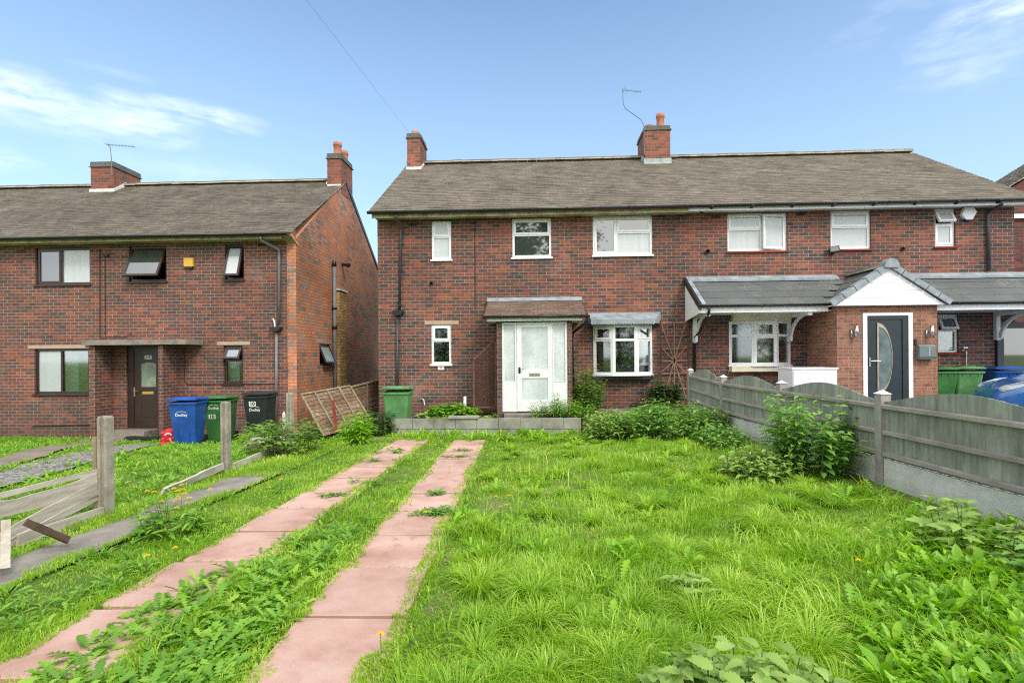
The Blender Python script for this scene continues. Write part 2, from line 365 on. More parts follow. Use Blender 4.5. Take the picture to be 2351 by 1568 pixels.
def leaff(stops, trans=.35, rough=.5, patch=.5, spec=.35):
    def f(t):
        r = t.add('ShaderNodeNewGeometry').outputs['Random Per Island']; p = pos(t)
        n = t.noise(p, 1.1, 4, .6); fac = t.math('ADD', t.math('MULTIPLY', r, 1 - patch), t.math('MULTIPLY', t.maprange(n, .3, .7, 0., 1.), patch), clamp=True)
        c = t.ramp(fac, stops)
        a = pbsdf(t, c, rough, spec); tr = t.add('ShaderNodeBsdfTranslucent', ins={'Color': t.mix(1., c, (1.25, 1.3, .6), 'MULTIPLY')})
        m = t.add('ShaderNodeMixShader'); m.inputs[0].default_value = trans; t.l.new(a, m.inputs[1]); t.l.new(tr.outputs[0], m.inputs[2]); return m.outputs[0]
    return f
mat('grass', leaff([(0., (.12, .29, .018)), (.3, (.24, .44, .028)), (.62, (.40, .60, .055)), (.86, (.58, .72, .14)), (1., (.78, .70, .38))], .45, .4, .5, .5))
mat('weed', leaff([(0., (.09, .24, .02)), (.4, (.18, .39, .03)), (.75, (.28, .50, .045)), (1., (.42, .58, .09))], .35, .42, .3, .5))
mat('dock', leaff([(0., (.12, .30, .015)), (.4, (.22, .47, .02)), (.8, (.34, .58, .03)), (1., (.50, .64, .06))], .4, .4, .3, .5))
mat('nettle', leaff([(0., (.07, .18, .03)), (.4, (.15, .32, .055)), (.8, (.26, .46, .09)), (1., (.42, .60, .16))], .3, .5, .3))
mat('nettle_pale', leaff([(0., (.15, .27, .05)), (.5, (.27, .42, .085)), (1., (.42, .56, .16))], .3, .5, .3))
mat('sycamore', leaff([(0., (.08, .18, .03)), (.5, (.20, .36, .06)), (1., (.32, .40, .12))], .4, .5, .3))
mat('dark_leaf', leaff([(0., (.03, .075, .02)), (.6, (.06, .13, .03)), (1., (.13, .21, .05))], .3, .5, .3))
mat('tree_leaf', leaff([(0., (.07, .14, .04)), (.6, (.13, .25, .06)), (1., (.24, .36, .12))], .3, .5, .3))
def glassf(t, refl=.14, tint=(.75, .82, .80)):
    g = t.add('ShaderNodeBsdfGlossy', ins={'Color': (.95, .97, 1.), 'Roughness': .045}); tr = t.add('ShaderNodeBsdfTransparent', ins={'Color': tint})
    lw = t.add('ShaderNodeLayerWeight'); lw.inputs['Blend'].default_value = .35
    m = t.add('ShaderNodeMixShader', ins={0: t.math('ADD', refl, t.math('MULTIPLY', lw.outputs['Fresnel'], .5), clamp=True)})
    t.l.new(tr.outputs[0], m.inputs[1]); t.l.new(g.outputs[0], m.inputs[2]); return m.outputs[0]
mat('glass', glassf); mat('glass_mirror', lambda t: glassf(t, .19)); mat('glass_bright', lambda t: glassf(t, .10, (.92, .96, .95)))
def frostf(t):
    x, y, z = t.sep(obc(t)); c = t.mix(t.maprange(t.noise(t.comb(t.math('MULTIPLY', x, 2.), y, z), 1.6, 4), .35, .65, 0., 1.), (.48, .54, .54), (.66, .71, .71))
    c = t.mix(t.maprange(t.noise(obc(t), 6., 3), .5, .7, 0., .3), c, (.30, .40, .33)); return pbsdf(t, c, .18, .6)
mat('frosted', frostf)
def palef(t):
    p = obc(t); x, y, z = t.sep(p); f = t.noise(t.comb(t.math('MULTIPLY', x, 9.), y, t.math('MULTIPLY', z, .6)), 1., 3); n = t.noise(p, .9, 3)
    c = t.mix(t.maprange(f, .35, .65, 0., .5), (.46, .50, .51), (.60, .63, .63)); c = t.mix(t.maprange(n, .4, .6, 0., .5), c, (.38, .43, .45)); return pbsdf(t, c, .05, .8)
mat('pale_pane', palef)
def darkf(t):
    g = t.add('ShaderNodeBsdfGlossy', ins={'Color': (.95, .97, 1.), 'Roughness': .03}); d = t.add('ShaderNodeBsdfDiffuse', ins={'Color': (.045, .055, .05)})
    m_ = t.add('ShaderNodeMixShader'); m_.inputs[0].default_value = .2; t.l.new(d.outputs[0], m_.inputs[1]); t.l.new(g.outputs[0], m_.inputs[2]); return m_.outputs[0]
mat('dark_pane', darkf)
m = MAT
# ------------------------------------------------------------------ windows
def rects(X0, X1, Z0, Z1, lights): # lights (u0,v0,u1,v1,kind), v measured from the top
    W, H = X1 - X0, Z1 - Z0
    return [(X0 + a * W, X0 + c * W, Z1 - d * H, Z1 - b * H, k) for a, b, c, d, k in lights]
def window(house, rc, Y, lights, fm='white_upvc', glass='glass', curtain=None, sill=None, rev=.07, ft=.055, mt=.05, label=None, wall=None, xf=None):
    X0, X1, Z0, Z1 = rc; yf = Y + rev; e = .003
    fr = MB(); L = rects(X0 + e, X1 - e, Z0 + e, Z1 - e, lights); holes = []
    for a, b, c, d, k in L:
        l = ft if a < X0 + .03 else mt / 2; r_ = ft if b > X1 - .03 else mt / 2; bo = ft if c < Z0 + .03 else mt / 2; tp = ft if d > Z1 - .03 else mt / 2
        holes.append((a + l, b - r_, c + bo, d - tp, k))
    fr.holed(X0 + e, X1 - e, Z0 + e, Z1 - e, holes, yf, yf + .06)
    w = part('window', fr, m[fm], house, label=label)
    for a, b, c, d, k in holes:
        if k[0] == 'f':
            p = MB(); p.box(a, b, yf + .03, yf + .038, c, d); part('pane', p, m['pale_pane' if k == 'fp' else glass], w); continue
        st = .05 if (b - a) > .3 else .04
        loc = Vector(((a + b) / 2, yf - .012, d)); s = MB(); hw, hh = (b - a) / 2 + .012, d - c
        s.holed(-hw, hw, -hh - .012, .012, [(-hw + st, hw - st, -hh - .012 + st, .012 - st)], 0, .05)
        so = part('sash', s, m[fm], w, local=True); so.location = loc
        p = MB(); p.box(-hw + st, hw - st, .02, .028, -hh - .012 + st, .012 - st); po = part('pane', p, m[glass], w, local=True); po.location = loc
        if k[0] == 't': so.rotation_euler = po.rotation_euler = (-R(float(k[1:] or 0)), 0, 0)
        if k[0] == 'r':      # hinged on its right edge, swung out
            q = R(float(k[1:])); base = Vector((b, yf - .012, d)); off = Matrix.Rotation(q, 3, 'Z') @ Vector((-(b - a) / 2, 0, 0))
            so.location = po.location = base + off; so.rotation_euler = po.rotation_euler = (0, 0, q)
        if k != 't' and k != 't0' and not k[1:] in ('', '0'): pass
    if curtain:
        cb = MB(); n = 24
        u0, u1 = curtain[0], curtain[1]; xs = [X0 + (X1 - X0) * (u0 + (u1 - u0) * i / n) for i in range(n + 1)]
        for i in range(n):
            y0, y1 = [Y + .3 + .006 * math.sin(q * 1.3) for q in (i, i + 1)]
            cb.face((xs[i], y0, Z0), (xs[i + 1], y1, Z0), (xs[i + 1], y1, Z1), (xs[i], y0, Z1))
        part('curtain', cb, m[curtain[2] if len(curtain) > 2 else 'curtain'], w)
    if sill:
        sb = MB(); sb.prism_x([(Y - .045, Z0 - .045), (Y - .045, Z0 - .01), (yf - .002, Z0 + .012), (yf - .002, Z0 - .045)], X0 - .03, X1 + .03); part('sill', sb, m[sill], w)
    return w
def lintel(house, x0, y0, x1, y1, Y):
    a, b, c, d = RC(x0, y0, x1, y1, Y); k = MB(); k.box(a, b, Y - .006, Y + .06, c, d); part('lintel', k, m['lintel_stone'], house)
def tiles(mb, O, A, U, width, length, gauge, tw, clip=None, thick=.02, jit=1.):
    O, A, U = Vector(O), Vector(A).normalized(), Vector(U).normalized(); N = A.cross(U).normalized()
    rows = int(length / gauge)
    for r in range(rows + 1):
        s0 = r * gauge; s1 = min(s0 + gauge * 1.35, length + .02); lo, hi = (0, width) if clip is None else clip(s0)
        if hi - lo < .02: continue
        x = lo - (tw * .5 if r % 2 else 0) - (0 if clip is None else lo % tw)
        while x < hi:
            a, b = max(x, lo), min(x + tw - .004, hi); x += tw
            if b - a < .02: continue
            j = random.gauss(0, .003) * jit; j2 = random.gauss(0, .003) * jit; sl = random.gauss(0, .004) * jit
            p = [O + A * a + U * (s0 + sl) + N * (.03 + j), O + A * b + U * (s0 + sl) + N * (.03 + j2), O + A * b + U * s1 + N * (.008 + j2), O + A * a + U * s1 + N * (.008 + j)]
            q = [v - N * thick for v in p]; n = len(mb.v); mb.v += [tuple(v) for v in p + q]
            mb.f += [(n, n + 1, n + 2, n + 3), (n + 4, n + 5, n + 1, n), (n + 5, n + 6, n + 2, n + 1), (n + 7, n + 4, n, n + 3)]
def ridge(mb, x0, x1, y, z, r=.1, seg=.3):
    x = x0
    while x < x1 - .05:
        e = min(x + seg - .008, x1); dz = random.gauss(0, .004); pts = [(y + (r + .02) * math.cos(q), z - .03 + dz + (r) * math.sin(q)) for q in [math.pi * i / 8 for i in range(9)]]
        mb.prism_x(pts, x, e); x += seg
def chimney(house, x0, x1, y0, y1, zb, zt, pots, capband=.14, flash='flashing_white', name='chimney', slope=.6675, rows=True):
    c = MB(); c.box(x0, x1, y0, y1, zb, zt - capband); ch = part(name, c, m['brick_chimney'], house)
    b = MB(); b.box(x0 - .035, x1 + .035, y0 - .035, y1 + .035, zt - capband, zt - capband + .025)
    n = int((x1 - x0) / .08); n2 = int((y1 - y0) / .08)
    for i in range(n):
        w = (x1 - x0 + .02) / n; q = x0 - .01 + i * w; b.box(q, q + w - .008, y0 - .012, y0 + .1, zt - capband + .026, zt - .004 + random.uniform(-.004, .004))
        b.box(q, q + w - .008, y1 - .1, y1 + .012, zt - capband + .026, zt - .004)
    for sx in (x0 - .012, x1 - .088):
        for i in range(n2):
            w = (y1 - y0 - .2) / n2; q = y0 + .1 + i * w; b.box(sx, sx + .1, q, q + w - .008, zt - capband + .026, zt - .004 + random.uniform(-.004, .004))
    b.box(x0 + .01, x1 - .01, y0 + .01, y1 - .01, zt - .03, zt + .012); part('coping', b, m['soldier'], ch)
    for px, py, r, h in pots:
        p = MB(); p.lathe([(r * 1.12, 0), (r * 1.08, .03), (r * .95, .06), (r * .93, h - .12), (r * 1.1, h - .1), (r * 1.1, h - .05), (r * .98, h - .04), (r * 1.06, h), (r * .8, h), (r * .8, h - .05)], (px, py, zt)); part('chimney_pot', p, m['terracotta'], ch, True)
    return ch
# ------------------------------------------------------------------ the pair of houses
YF = 12.9; HX0, HX1 = -3.95, 11.66; ZE = 4.93; RY = 16.5; RZ = 7.66
house = thing('brick_house', 'pair of red brick semi-detached houses with white windows under one long tiled roof', 'house', (3.85, 16.4, 0))
WL = {}     # wall openings
UPW = dict(W1=(991, 508, 1036, 596), W2=(1176, 502, 1266, 591), W3=(1361, 496, 1497.5, 585.5), W4=(1670, 489, 1808, 576.5), W5=(1907, 481.5, 2000, 572), W6=(2146, 477, 2194, 566),
           L1=(990, 745, 1036, 836), B1=(1366, 747, 1494, 862), B2=(1678, 737, 1810, 838), L2=(2153, 722, 2201, 810))
for k, v in UPW.items():
    r_ = RC(*v, YF); WL[k] = (r_[0], r_[1], r_[2], min(r_[3], ZE + .0))
w = MB()
w.holed(HX0, HX1, -.45, ZE + .02, [WL[k] for k in WL], YF, YF + .26, back=True, outer=True)
w.prism_x([(YF + .262, -.45), (YF + .262, ZE + .02), (RY, RZ - .05), (20.1, ZE + .02), (20.1, -.45)], HX0, HX0 + .25)
w.prism_x([(YF + .262, -.45), (YF + .262, ZE + .02), (RY, RZ - .05), (20.1, ZE + .02), (20.1, -.45)], HX1 - .25, HX1)
w.box(HX0, HX1, 20.1, 20.35, -.45, ZE)
part('wall', w, m['brick_main'], house)
fl = MB(); fl.box(HX0 + .26, HX1 - .26, YF + .27, 20.0, 2.45, 2.6); fl.box(3.75, 3.95, YF + .27, 20., -.4, 2.44); fl.box(3.75, 3.95, YF + .27, 20., 2.61, 4.8); fl.box(HX0 + .26, HX1 - .26, 15.5, 15.6, -.4, 2.44); fl.box(HX0 + .26, HX1 - .26, 15.5, 15.6, 2.61, 4.8)
part('inner_floor', fl, m['room_dark'], house)
rf = MB(); yE, zE = 12.52, 5.02; sl = Vector((0, RY - yE, RZ - zE)); L_ = sl.length; rx0, rx1 = HX0 - .1, HX1 + .22
tiles(rf, (rx0, yE, zE), (1, 0, 0), sl, rx1 - rx0, L_, .145, .22, thick=.03)
rf.face((rx0, yE, zE), (rx1, yE, zE), (rx1, RY, RZ), (rx0, RY, RZ)); rf.face((rx0, 20.5, zE), (rx0, RY, RZ), (rx1, RY, RZ), (rx1, 20.5, zE))
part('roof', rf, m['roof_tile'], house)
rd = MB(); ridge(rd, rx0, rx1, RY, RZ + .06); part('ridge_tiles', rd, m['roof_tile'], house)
vg = MB(); vg.prism_x([(yE, zE - .04), (yE, zE + .005), (RY, RZ + .005), (RY, RZ - .06)], rx0 - .02, rx0 + .05); vg.prism_x([(yE, zE - .04), (yE, zE + .005), (RY, RZ + .005), (RY, RZ - .06)], rx1 - .05, rx1 + .02); part('verge', vg, m['lead_green'], house)
# eaves: old painted boards on the left half, white box soffit on the right half
e1 = MB(); 
for i in range(6):
    a = HX0 - .05 + i * 1.31; e1.box(a, min(a + 1.3, 3.8), 12.6, 12.625, 4.885 + random.uniform(-.006, .006), 5.0)
e1.box(HX0, 3.8, 12.63, YF - .001, 4.91, 4.925); part('eaves_board', e1, m['old_soffit'], house)
e2 = MB(); e2.box(3.82, HX1 + .2, 12.57, 12.6, 4.90, 5.02); e2.box(3.8, HX1 + .2, 12.6, YF - .001, 4.945, 4.96); e2.prism_x([(12.57, 4.9), (12.57, 5.0), (YF, 5.0), (YF, 4.945)], 3.785, 3.81)
part('soffit', e2, m['white_paint'], house)
def gutter(parent, x0, x1, y, z, r=.058, br=0, mt='black_plastic'):
    g = MB(); pts = [(y + r * math.cos(q), z + r * math.sin(q)) for q in [math.pi + math.pi * i / 8 for i in range(9)]] + [(y + r * .8 * math.cos(q), z + r * .8 * math.sin(q)) for q in [2 * math.pi - math.pi * i / 8 for i in range(9)]]
    g.prism_x(pts, x0, x1); x = x0 + .4
    while x < x1: 
        g.prism_x([(y + (r + .006) * math.cos(q), z + .004 + (r + .008) * math.sin(q)) for q in [math.pi + math.pi * i / 8 for i in range(9)]], x, x + .05); x += br or 2.
    return part('gutter', g, m[mt], parent, True)
gutter(house, rx0 - .03, 4.0, 12.51, 5.02, br=1.5)
gutter(house, 4.01, rx1 + .03, 12.50, 5.02)
bk = MB()
for i in range(9): x = 4.3 + i * .95; bk.prism_x([(12.565, 4.93), (12.565, 5.), (12.45, 5.), (12.45, 4.975)], x, x + .05)
part('gutter_bracket', bk, m['black_plastic'], house)
def dpipe(parent, pts, r=.034, mt='dark_grey_plastic', name='downpipe'):
    d = MB(); d.tube(pts, r, 10)
    return part(name, d, m[mt], parent, True)
def q3(px, py, Y): a, b = UY(px, py, Y); return (a, Y, b)
dpipe(house, [q3(909, 494, 12.52), q3(909, 500, 12.55), q3(921, 522, 12.84), q3(921, 530, 12.85), q3(917, 722, 12.85)])
hp = MB(); x, z = UY(915, 719, 12.84); hp.prism([(x - .13, z + .06), (x + .13, z + .06), (x + .13, z), (x + .08, z - .06), (x - .08, z - .06), (x - .13, z)], 12.73, 12.895); part('hopper', hp, m['black_plastic'], house)
dpipe(house, [q3(913, 722, 12.84), q3(912, 935, 12.84)])
cl = MB()
for px, py in ((920, 560), (917, 700), (914, 780)): x, z = UY(px, py, 12.85); cl.box(x - .05, x + .05, 12.81, 12.897, z - .015, z + .015)
part('pipe_clip', cl, m['dark_grey_plastic'], house)
dpipe(house, [q3(2301, 463, 12.5), q3(2300, 470, 12.52), q3(2270, 486, 12.84), q3(2268, 495, 12.85), q3(2271, 622, 12.85)], mt='dark_grey_plastic')
cb = MB(); cb.tube([q3(1090, 503, 12.88), q3(1090.5, 600, 12.885), q3(1091, 709, 12.885)], .008, 5); part('wall_cable', cb, m['iron_black'], house)
ab = MB()
for px, py in ((948, 516), (1644, 499), (1837, 492), (1456, 931), (1080, 931) ): x, z = UY(px, py, YF); ab.box(x - .11, x + .11, YF - .004, YF + .02, z - .035, z + .035)
part('air_brick', ab, m['iron_black'], house)
vh = MB()
for px, py, r in ((991, 651, .045), (1624, 578, .055), (2071, 572, .045)):
    x, z = UY(px, py, YF); vh.lathe([(r, 0), (r, .05), (r * .7, .05), (r * .7, .0)], (0, 0, 0), 12)
    n = 48; vh.v[-n:] = [(x + a, YF - c, z + b) for a, b, c in vh.v[-n:]]
part('vent_outlet', vh, m['iron_black'], house)
# windows
U2 = [(0, 0, 1, .42, 't'), (0, .42, 1, 1, 'f')]
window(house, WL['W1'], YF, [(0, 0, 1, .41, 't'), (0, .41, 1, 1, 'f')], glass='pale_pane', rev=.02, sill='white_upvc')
window(house, WL['W2'], YF, U2, glass='dark_pane', rev=.02, sill='white_upvc')
window(house, WL['W3'], YF, [(0, 0, .4, 1, 't'), (.4, 0, 1, .42, 't'), (.4, .42, 1, 1, 'fp')], glass='dark_pane', rev=.02, sill='white_upvc')
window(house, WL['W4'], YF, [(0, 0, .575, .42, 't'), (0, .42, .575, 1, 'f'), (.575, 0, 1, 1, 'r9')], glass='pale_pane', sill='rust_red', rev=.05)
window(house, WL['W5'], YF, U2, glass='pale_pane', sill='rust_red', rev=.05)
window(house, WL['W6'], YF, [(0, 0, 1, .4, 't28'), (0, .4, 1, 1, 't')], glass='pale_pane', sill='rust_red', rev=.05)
window(house, WL['L1'], YF, [(0, 0, 1, .41, 't'), (0, .41, 1, 1, 'f')], glass='glass', sill='white_upvc', rev=.03)
window(house, WL['L2'], YF, [(0, 0, 1, .42, 't24'), (0, .42, 1, 1, 'f')], glass='glass', sill='rust_red', rev=.05)
lintel(house, 975, 736, 1053, 744.7, YF); lintel(house, 1726, 728, 1738, 736, YF)
# shallow bay windows (three facets)
def bay(x0, x1, z0, z1, p, splits, facets, glassn, sillm, deep=0.):
    # plan points from left to right, facets: list of light lists
    xs = [x0, x0 + (x1 - x0) * splits[0], x0 + (x1 - x0) * splits[1], x1]; ys = [YF - .02, YF - p, YF - p, YF - .02]
    root = None
    for i in range(3):
        a, b = Vector((xs[i], ys[i], 0)), Vector((xs[i + 1], ys[i + 1], 0)); Wd = (b - a).length; ang = math.atan2(b.y - a.y, b.x - a.x)
        mtx = Matrix.Translation(a) @ Matrix.Rotation(ang, 4, 'Z')
        L = rects(0, Wd, z0, z1, facets[i]); holes = [(q[0] + .062, q[1] - .062, q[2] + (.06 if q[2] < z0 + .02 else .03), q[3] - (.06 if q[3] > z1 - .02 else .03)) for q in L]
        f = MB(); f.holed(0, Wd, z0, z1, holes, 0, .07); f.v = [tuple(mtx @ Vector(v)) for v in f.v]
        wn = part('window', f, m['white_upvc'], house)
        for (h, q) in zip(holes, L):
            if q[4] == 't':
                s = MB(); s.holed(h[0] - .01, h[1] + .01, h[2] - .01, h[3] + .01, [(h[0] + .035, h[1] - .035, h[2] + .035, h[3] - .035)], -.015, .03); s.v = [tuple(mtx @ Vector(v)) for v in s.v]; part('sash', s, m['white_upvc'], wn)
            g = MB(); g.box(h[0], h[1], .035, .042, h[2], h[3], mtx); part('pane', g, m[glassn], wn)
        root = root or wn
    s = MB(); o = .04; pl = [(xs[0] - .03, YF - .001), (xs[0] - .03, ys[0] - o), (xs[1], ys[1] - o), (xs[2], ys[2] - o), (xs[3] + .03, ys[3] - o), (xs[3] + .03, YF - .001)]
    n = len(s.v); s.v += [(x, y, z0 - .035) for x, y in pl] + [(x, y, z0 - .001) for x, y in pl]; k = 6
    s.f += [tuple(range(k)), tuple(range(2 * k - 1, k - 1, -1))] + [(i, k + i, k + (i + 1) % k, (i + 1) % k) for i in range(k)]
    part('sill', s, m[sillm], root)
    return xs, ys, root
B1 = WL['B1']; bx0, _ = UY(1362, 800, YF); bx1, _ = UY(1497, 800, YF)
bz0 = UY(1430, 860, 12.65)[1]; bz1 = UY(1430, 746, 12.65)[1]
TF = [(0, 0, 1, .3, 't'), (0, .3, 1, 1, 'f')]
bay(bx0, bx1, bz0, bz1, .25, (.31, .71), [TF, [(0, 0, 1, .3, 'f'), (0, .3, 1, 1, 'f')], TF], 'glass', 'white_upvc')
ub = MB(); ub.prism([(bx0 + .02, bz0 - .13), (bx1 - .02, bz0 - .13), (bx1, bz0 - .036), (bx0, bz0 - .036)], 12.74, YF - .001); part('bay_base', ub, m['black_plastic'], house)
ld = MB(); a0, zt_ = UY(1349, 727, YF); a1, _ = UY(1517, 720, YF); zt_ = UY(1440, 723, YF)[1]; f0, f1 = UY(1357, 735, 12.5)[0], UY(1504, 735, 12.5)[0]; zf = bz1 + .13
n = 46; 
ld.face((a0, YF - .004, zt_ + .06), (f0, 12.5, zf), (f1, 12.5, zf), (a1, YF - .004, zt_ + .06))
zig = [(f0 + (f1 - f0) * i / n, zf - .105 - (.02 if i % 2 else 0) - random.uniform(0, .006)) for i in range(n + 1)]
for (xa, za), (xb, zb) in zip(zig, zig[1:]): ld.face((xa, 12.5, za), (xb, 12.5, zb), (xb, 12.5, zf), (xa, 12.5, zf))
ld.face((f0, 12.5, zf - .1), (f0, 12.5, zf), (a0, YF - .004, zt_ + .06), (a0, YF - .004, zf - .1)); ld.face((f1, 12.5, zf - .1), (a1, YF - .004, zf - .1), (a1, YF - .004, zt_ + .06), (f1, 12.5, zf))
ld.box(f0 + .02, f1 - .02, 12.52, YF - .002, bz1 + .002, bz1 + .02); part('bay_roof', ld, m['lead'], house)
cx0, _ = UY(1673, 790, YF); cx1, _ = UY(1814, 790, YF); cz0 = UY(1743, 838, 12.7)[1]; cz1 = UY(1743, 737, 12.7)[1]
bay(cx0, cx1, cz0, cz1, .2, (.36, .72), [[(0, 0, 1, .33, 'f'), (0, .33, 1, 1, 'f')], [(0, 0, 1, .36, 't'), (0, .36, 1, 1, 'f')], [(0, 0, 1, .33, 'f'), (0, .33, 1, 1, 'f')]], 'glass', 'white_upvc')
bh = MB(); bh.box(cx0 + .05, cx1 - .05, 12.72, YF - .002, cz1 + .002, 2.42); bh.box(cx0 + .0, cx1 - .02, 12.70, YF - .003, cz0 - .16, cz0 - .036); part('bay_head', bh, m['cream_paint'], house)
bl_ = MB()
for k in range(16):
    z = cz0 + .08 + k * .055
    bl_.box(cx0 + .05, cx1 - .05, YF + .05, YF + .085, z, z + .006)
part('window_blind', bl_, m['room_dark'], house)
# chimneys
c_mid = chimney(house, 3.49, 4.26, 15.95, 17.05, 7.1, 8.49, [(4.06, 16.35, .125, .52), (3.72, 16.35, .12, .18)])
fm_ = MB(); fm_.prism_x([(15.93, 7.25), (15.93, 7.47), (16.5, 7.8), (16.5, 7.6)], 3.46, 4.29); part('flashing', fm_, m['lead_green'], c_mid)
c_l = chimney(house, HX0 + .03, -3.50, 15.95, 16.9, 7.1, 8.45, [(-3.74, 16.3, .11, .2)], capband=.15)
fm_ = MB(); fm_.prism_x([(15.92, 7.25), (15.92, 7.38), (16.5, 7.74), (16.5, 7.6)], HX0 + .0, -3.47); part('flashing', fm_, m['flashing_white'], c_l)
def aerial(house, pole, tip, boom, n, r=.012):
    a = MB(); a.tube(pole, r, 6); p = part('tv_aerial', a, m['grey_plastic'], house)
    b = MB(); A, B = Vector(tip), Vector(boom); b.tube([A, B], .008, 5); d = (B - A).normalized(); s = Vector((0, 1, 0)) if abs(d.x) > .5 else Vector((1, 0, 0))
    for i in range(n): c = A + (B - A) * (.08 + .9 * i / (n - 1)); h = .09 if i else .16; b.tube([c - s * h, c + s * h], .005, 4)
    b.tube([A + d * .12 - Vector((0, 0, .12)), A + d * .12 + Vector((0, 0, .12))], .006, 4); part('aerial_boom', b, m['grey_plastic'], p)
aerial(house, [(3.46, 15.93, 7.6), (3.455, 15.92, 8.5), (3.36, 15.92, 8.68), (2.9, 15.92, 9.02), (2.83, 15.92, 9.17), (2.81, 15.92, 9.66)], (2.81, 15.92, 9.6), (3.3, 15.6, 9.36), 8)
# entrance porch of the left-hand house: tiled lean-to over a glazed screen between two brick piers
PY = 12.0; px0, px1 = -.86, .905
pw = MB(); pw.box(px0, px0 + .12, PY, YF - .002, -.1, 2.24); pw.box(px1 - .11, px1, PY, YF - .002, -.1, 2.24); pw.box(px0 + .12, px1 - .11, PY + .03, YF - .002, -.1, .118); part('porch_wall', pw, m['brick_pier'], house)
ps = MB(); sx0, sx1 = px0 + .123, px1 - .113; dz = UY(1270, 945, PY)[1]; ztop = 2.215
def fx(p): return UY(p, 850, PY)[0]
d0, d1 = fx(1186.6), fx(1269)
ps.holed(sx0, sx1, .12, ztop, [(fx(1158), fx(1182.5), UY(1170, 877, PY)[1], 2.17), (d0, d1, .125, 2.16), (fx(1271.5), fx(1298), UY(1284, 877, PY)[1], 2.17)], PY + .02, PY + .08)
scr = part('porch_screen', ps, m['white_paint'], house)
for a, b in ((1158, 1182.5), (1271.5, 1298)):
    g = MB(); g.box(fx(a), fx(b), PY + .05, PY + .056, UY(1170, 877, PY)[1], 2.17); part('pane', g, m['frosted'], scr)
dr = MB(); gA = (fx(1198), fx(1257.5), UY(1228, 849.6, PY)[1], UY(1228, 751, PY)[1]); gB = (fx(1198), fx(1258), UY(1228, 919, PY)[1], UY(1228, 868, PY)[1])
dr.holed(d0 + .004, d1 - .004, .13, 2.155, [gA, gB], PY + .005, PY + .05); dro = part('front_door', dr, m['white_paint'], house, label='white part-glazed porch door')
for gg in (gA, gB): g = MB(); g.box(gg[0], gg[1], PY + .025, PY + .03, gg[2], gg[3]); part('pane', g, m['frosted'], dro)
lp = MB(); a, b, c, d = RC(1215.6, 856.6, 1239.8, 863, PY); lp.box(a, b, PY - .006, PY + .01, c, d); part('letter_plate', lp, m['brushed_metal'], dro)
hd = MB(); a, b, c, d = RC(1190.5, 843, 1195, 857, PY); hd.box(a, b, PY - .006, PY + .006, c, d); hd.tube([((a + b) / 2, PY - .004, (c + d) / 2 + .02), ((a + b) / 2, PY - .05, (c + d) / 2 + .02), ((a + b) / 2 + .1, PY - .05, (c + d) / 2 + .02)], .009, 6); part('door_handle', hd, m['iron_black'], dro)
ind = MB(); ind.box(px0 + .13, px1 - .12, YF - .03, YF - .005, .12, 2.22); part('porch_inner_wall', ind, m['white_paint'], house)
ind = MB(); ind.holed(-.42, .42, .13, 2.1, [(-.3, -.06, 1.15, 1.95), (.06, .3, 1.15, 1.95), (-.3, -.06, .3, .95), (.06, .3, .3, .95)], YF - .07, YF - .035, back=False); ind.box(-.3, .3, YF - .045, YF - .036, .3, 1.95); part('inner_door', ind, m['white_paint'], house)
pr = MB(); zf_ = 2.36; zt_ = 2.82; yfr = 11.82; s_ = Vector((0, YF - yfr, zt_ - zf_)); tiles(pr, (-1.13, yfr, zf_), (1, 0, 0), s_, 2.33, s_.length, .165, .19, jit=1.2, thick=.026)
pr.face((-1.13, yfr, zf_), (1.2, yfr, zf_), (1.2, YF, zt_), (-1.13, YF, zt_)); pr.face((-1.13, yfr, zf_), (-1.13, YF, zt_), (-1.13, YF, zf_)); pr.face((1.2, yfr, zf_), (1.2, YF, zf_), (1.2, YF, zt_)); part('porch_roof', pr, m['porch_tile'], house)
pf = MB(); pf.prism_x([(YF - .13, zt_ - .02), (YF - .1, zt_ + .02), (YF - .012, zt_ + .08), (YF - .002, zt_ + .08), (YF - .002, zt_ - .02)], -1.16, 1.22); part('porch_flashing', pf, m['lead'], house)
pf = MB(); pf.box(-1.08, 1.13, yfr + .06, yfr + .085, 2.235, 2.315); pf.box(-1.08, 1.13, yfr + .085, YF - .002, 2.243, 2.26); part('porch_fascia', pf, m['white_paint'], house)
gutter(house, -1.17, 1.3, yfr + .0, 2.35, .05, .8)
dpipe(house, [(1.24, yfr + .03, 2.31), (1.24, yfr + .1, 2.2), (.96, 12.3, 1.98), (.95, 12.3, 1.85), (.95, 12.3, .0)], .03, 'black_plastic')
st = MB(); st.box(-.68, .7, 11.62, PY - .002, -.05, .09); part('door_step', st, m['stone_step'], house)
# fixings on the left-hand front
pl = MB(); a, b, c, d = RC(1005.5, 838, 1020, 849, YF); k = [(a, c), (b, c), (b, d - .03), ((a + b) / 2 + .03, d - .02), ((a + b) / 2, d), ((a + b) / 2 - .03, d - .02), (a, d - .03)]; pl.prism(k, YF - .02, YF - .003); plq = part('number_plaque', pl, m['sticker_white'], house)
def text(txt, size, mtx, matn, parent, ext=.001, local=True, bold=0., name='lettering'):
    cu = bpy.data.curves.new('t', 'FONT'); cu.body = txt; cu.size = size; cu.extrude = ext; cu.offset = bold; cu.align_x = 'CENTER'; cu.align_y = 'CENTER'; cu.resolution_u = 3
    o = bpy.data.objects.new('t', cu); COL.objects.link(o); bpy.context.view_layer.update()
    me = bpy.data.meshes.new_from_object(o); bpy.data.objects.remove(o); bpy.data.curves.remove(cu)
    me.transform(mtx @ Matrix.Rotation(R(90), 4, 'X')); me.materials.clear(); me.materials.append(m[matn])
    o = bpy.data.objects.new(name, me); put(o, parent, not local); return o
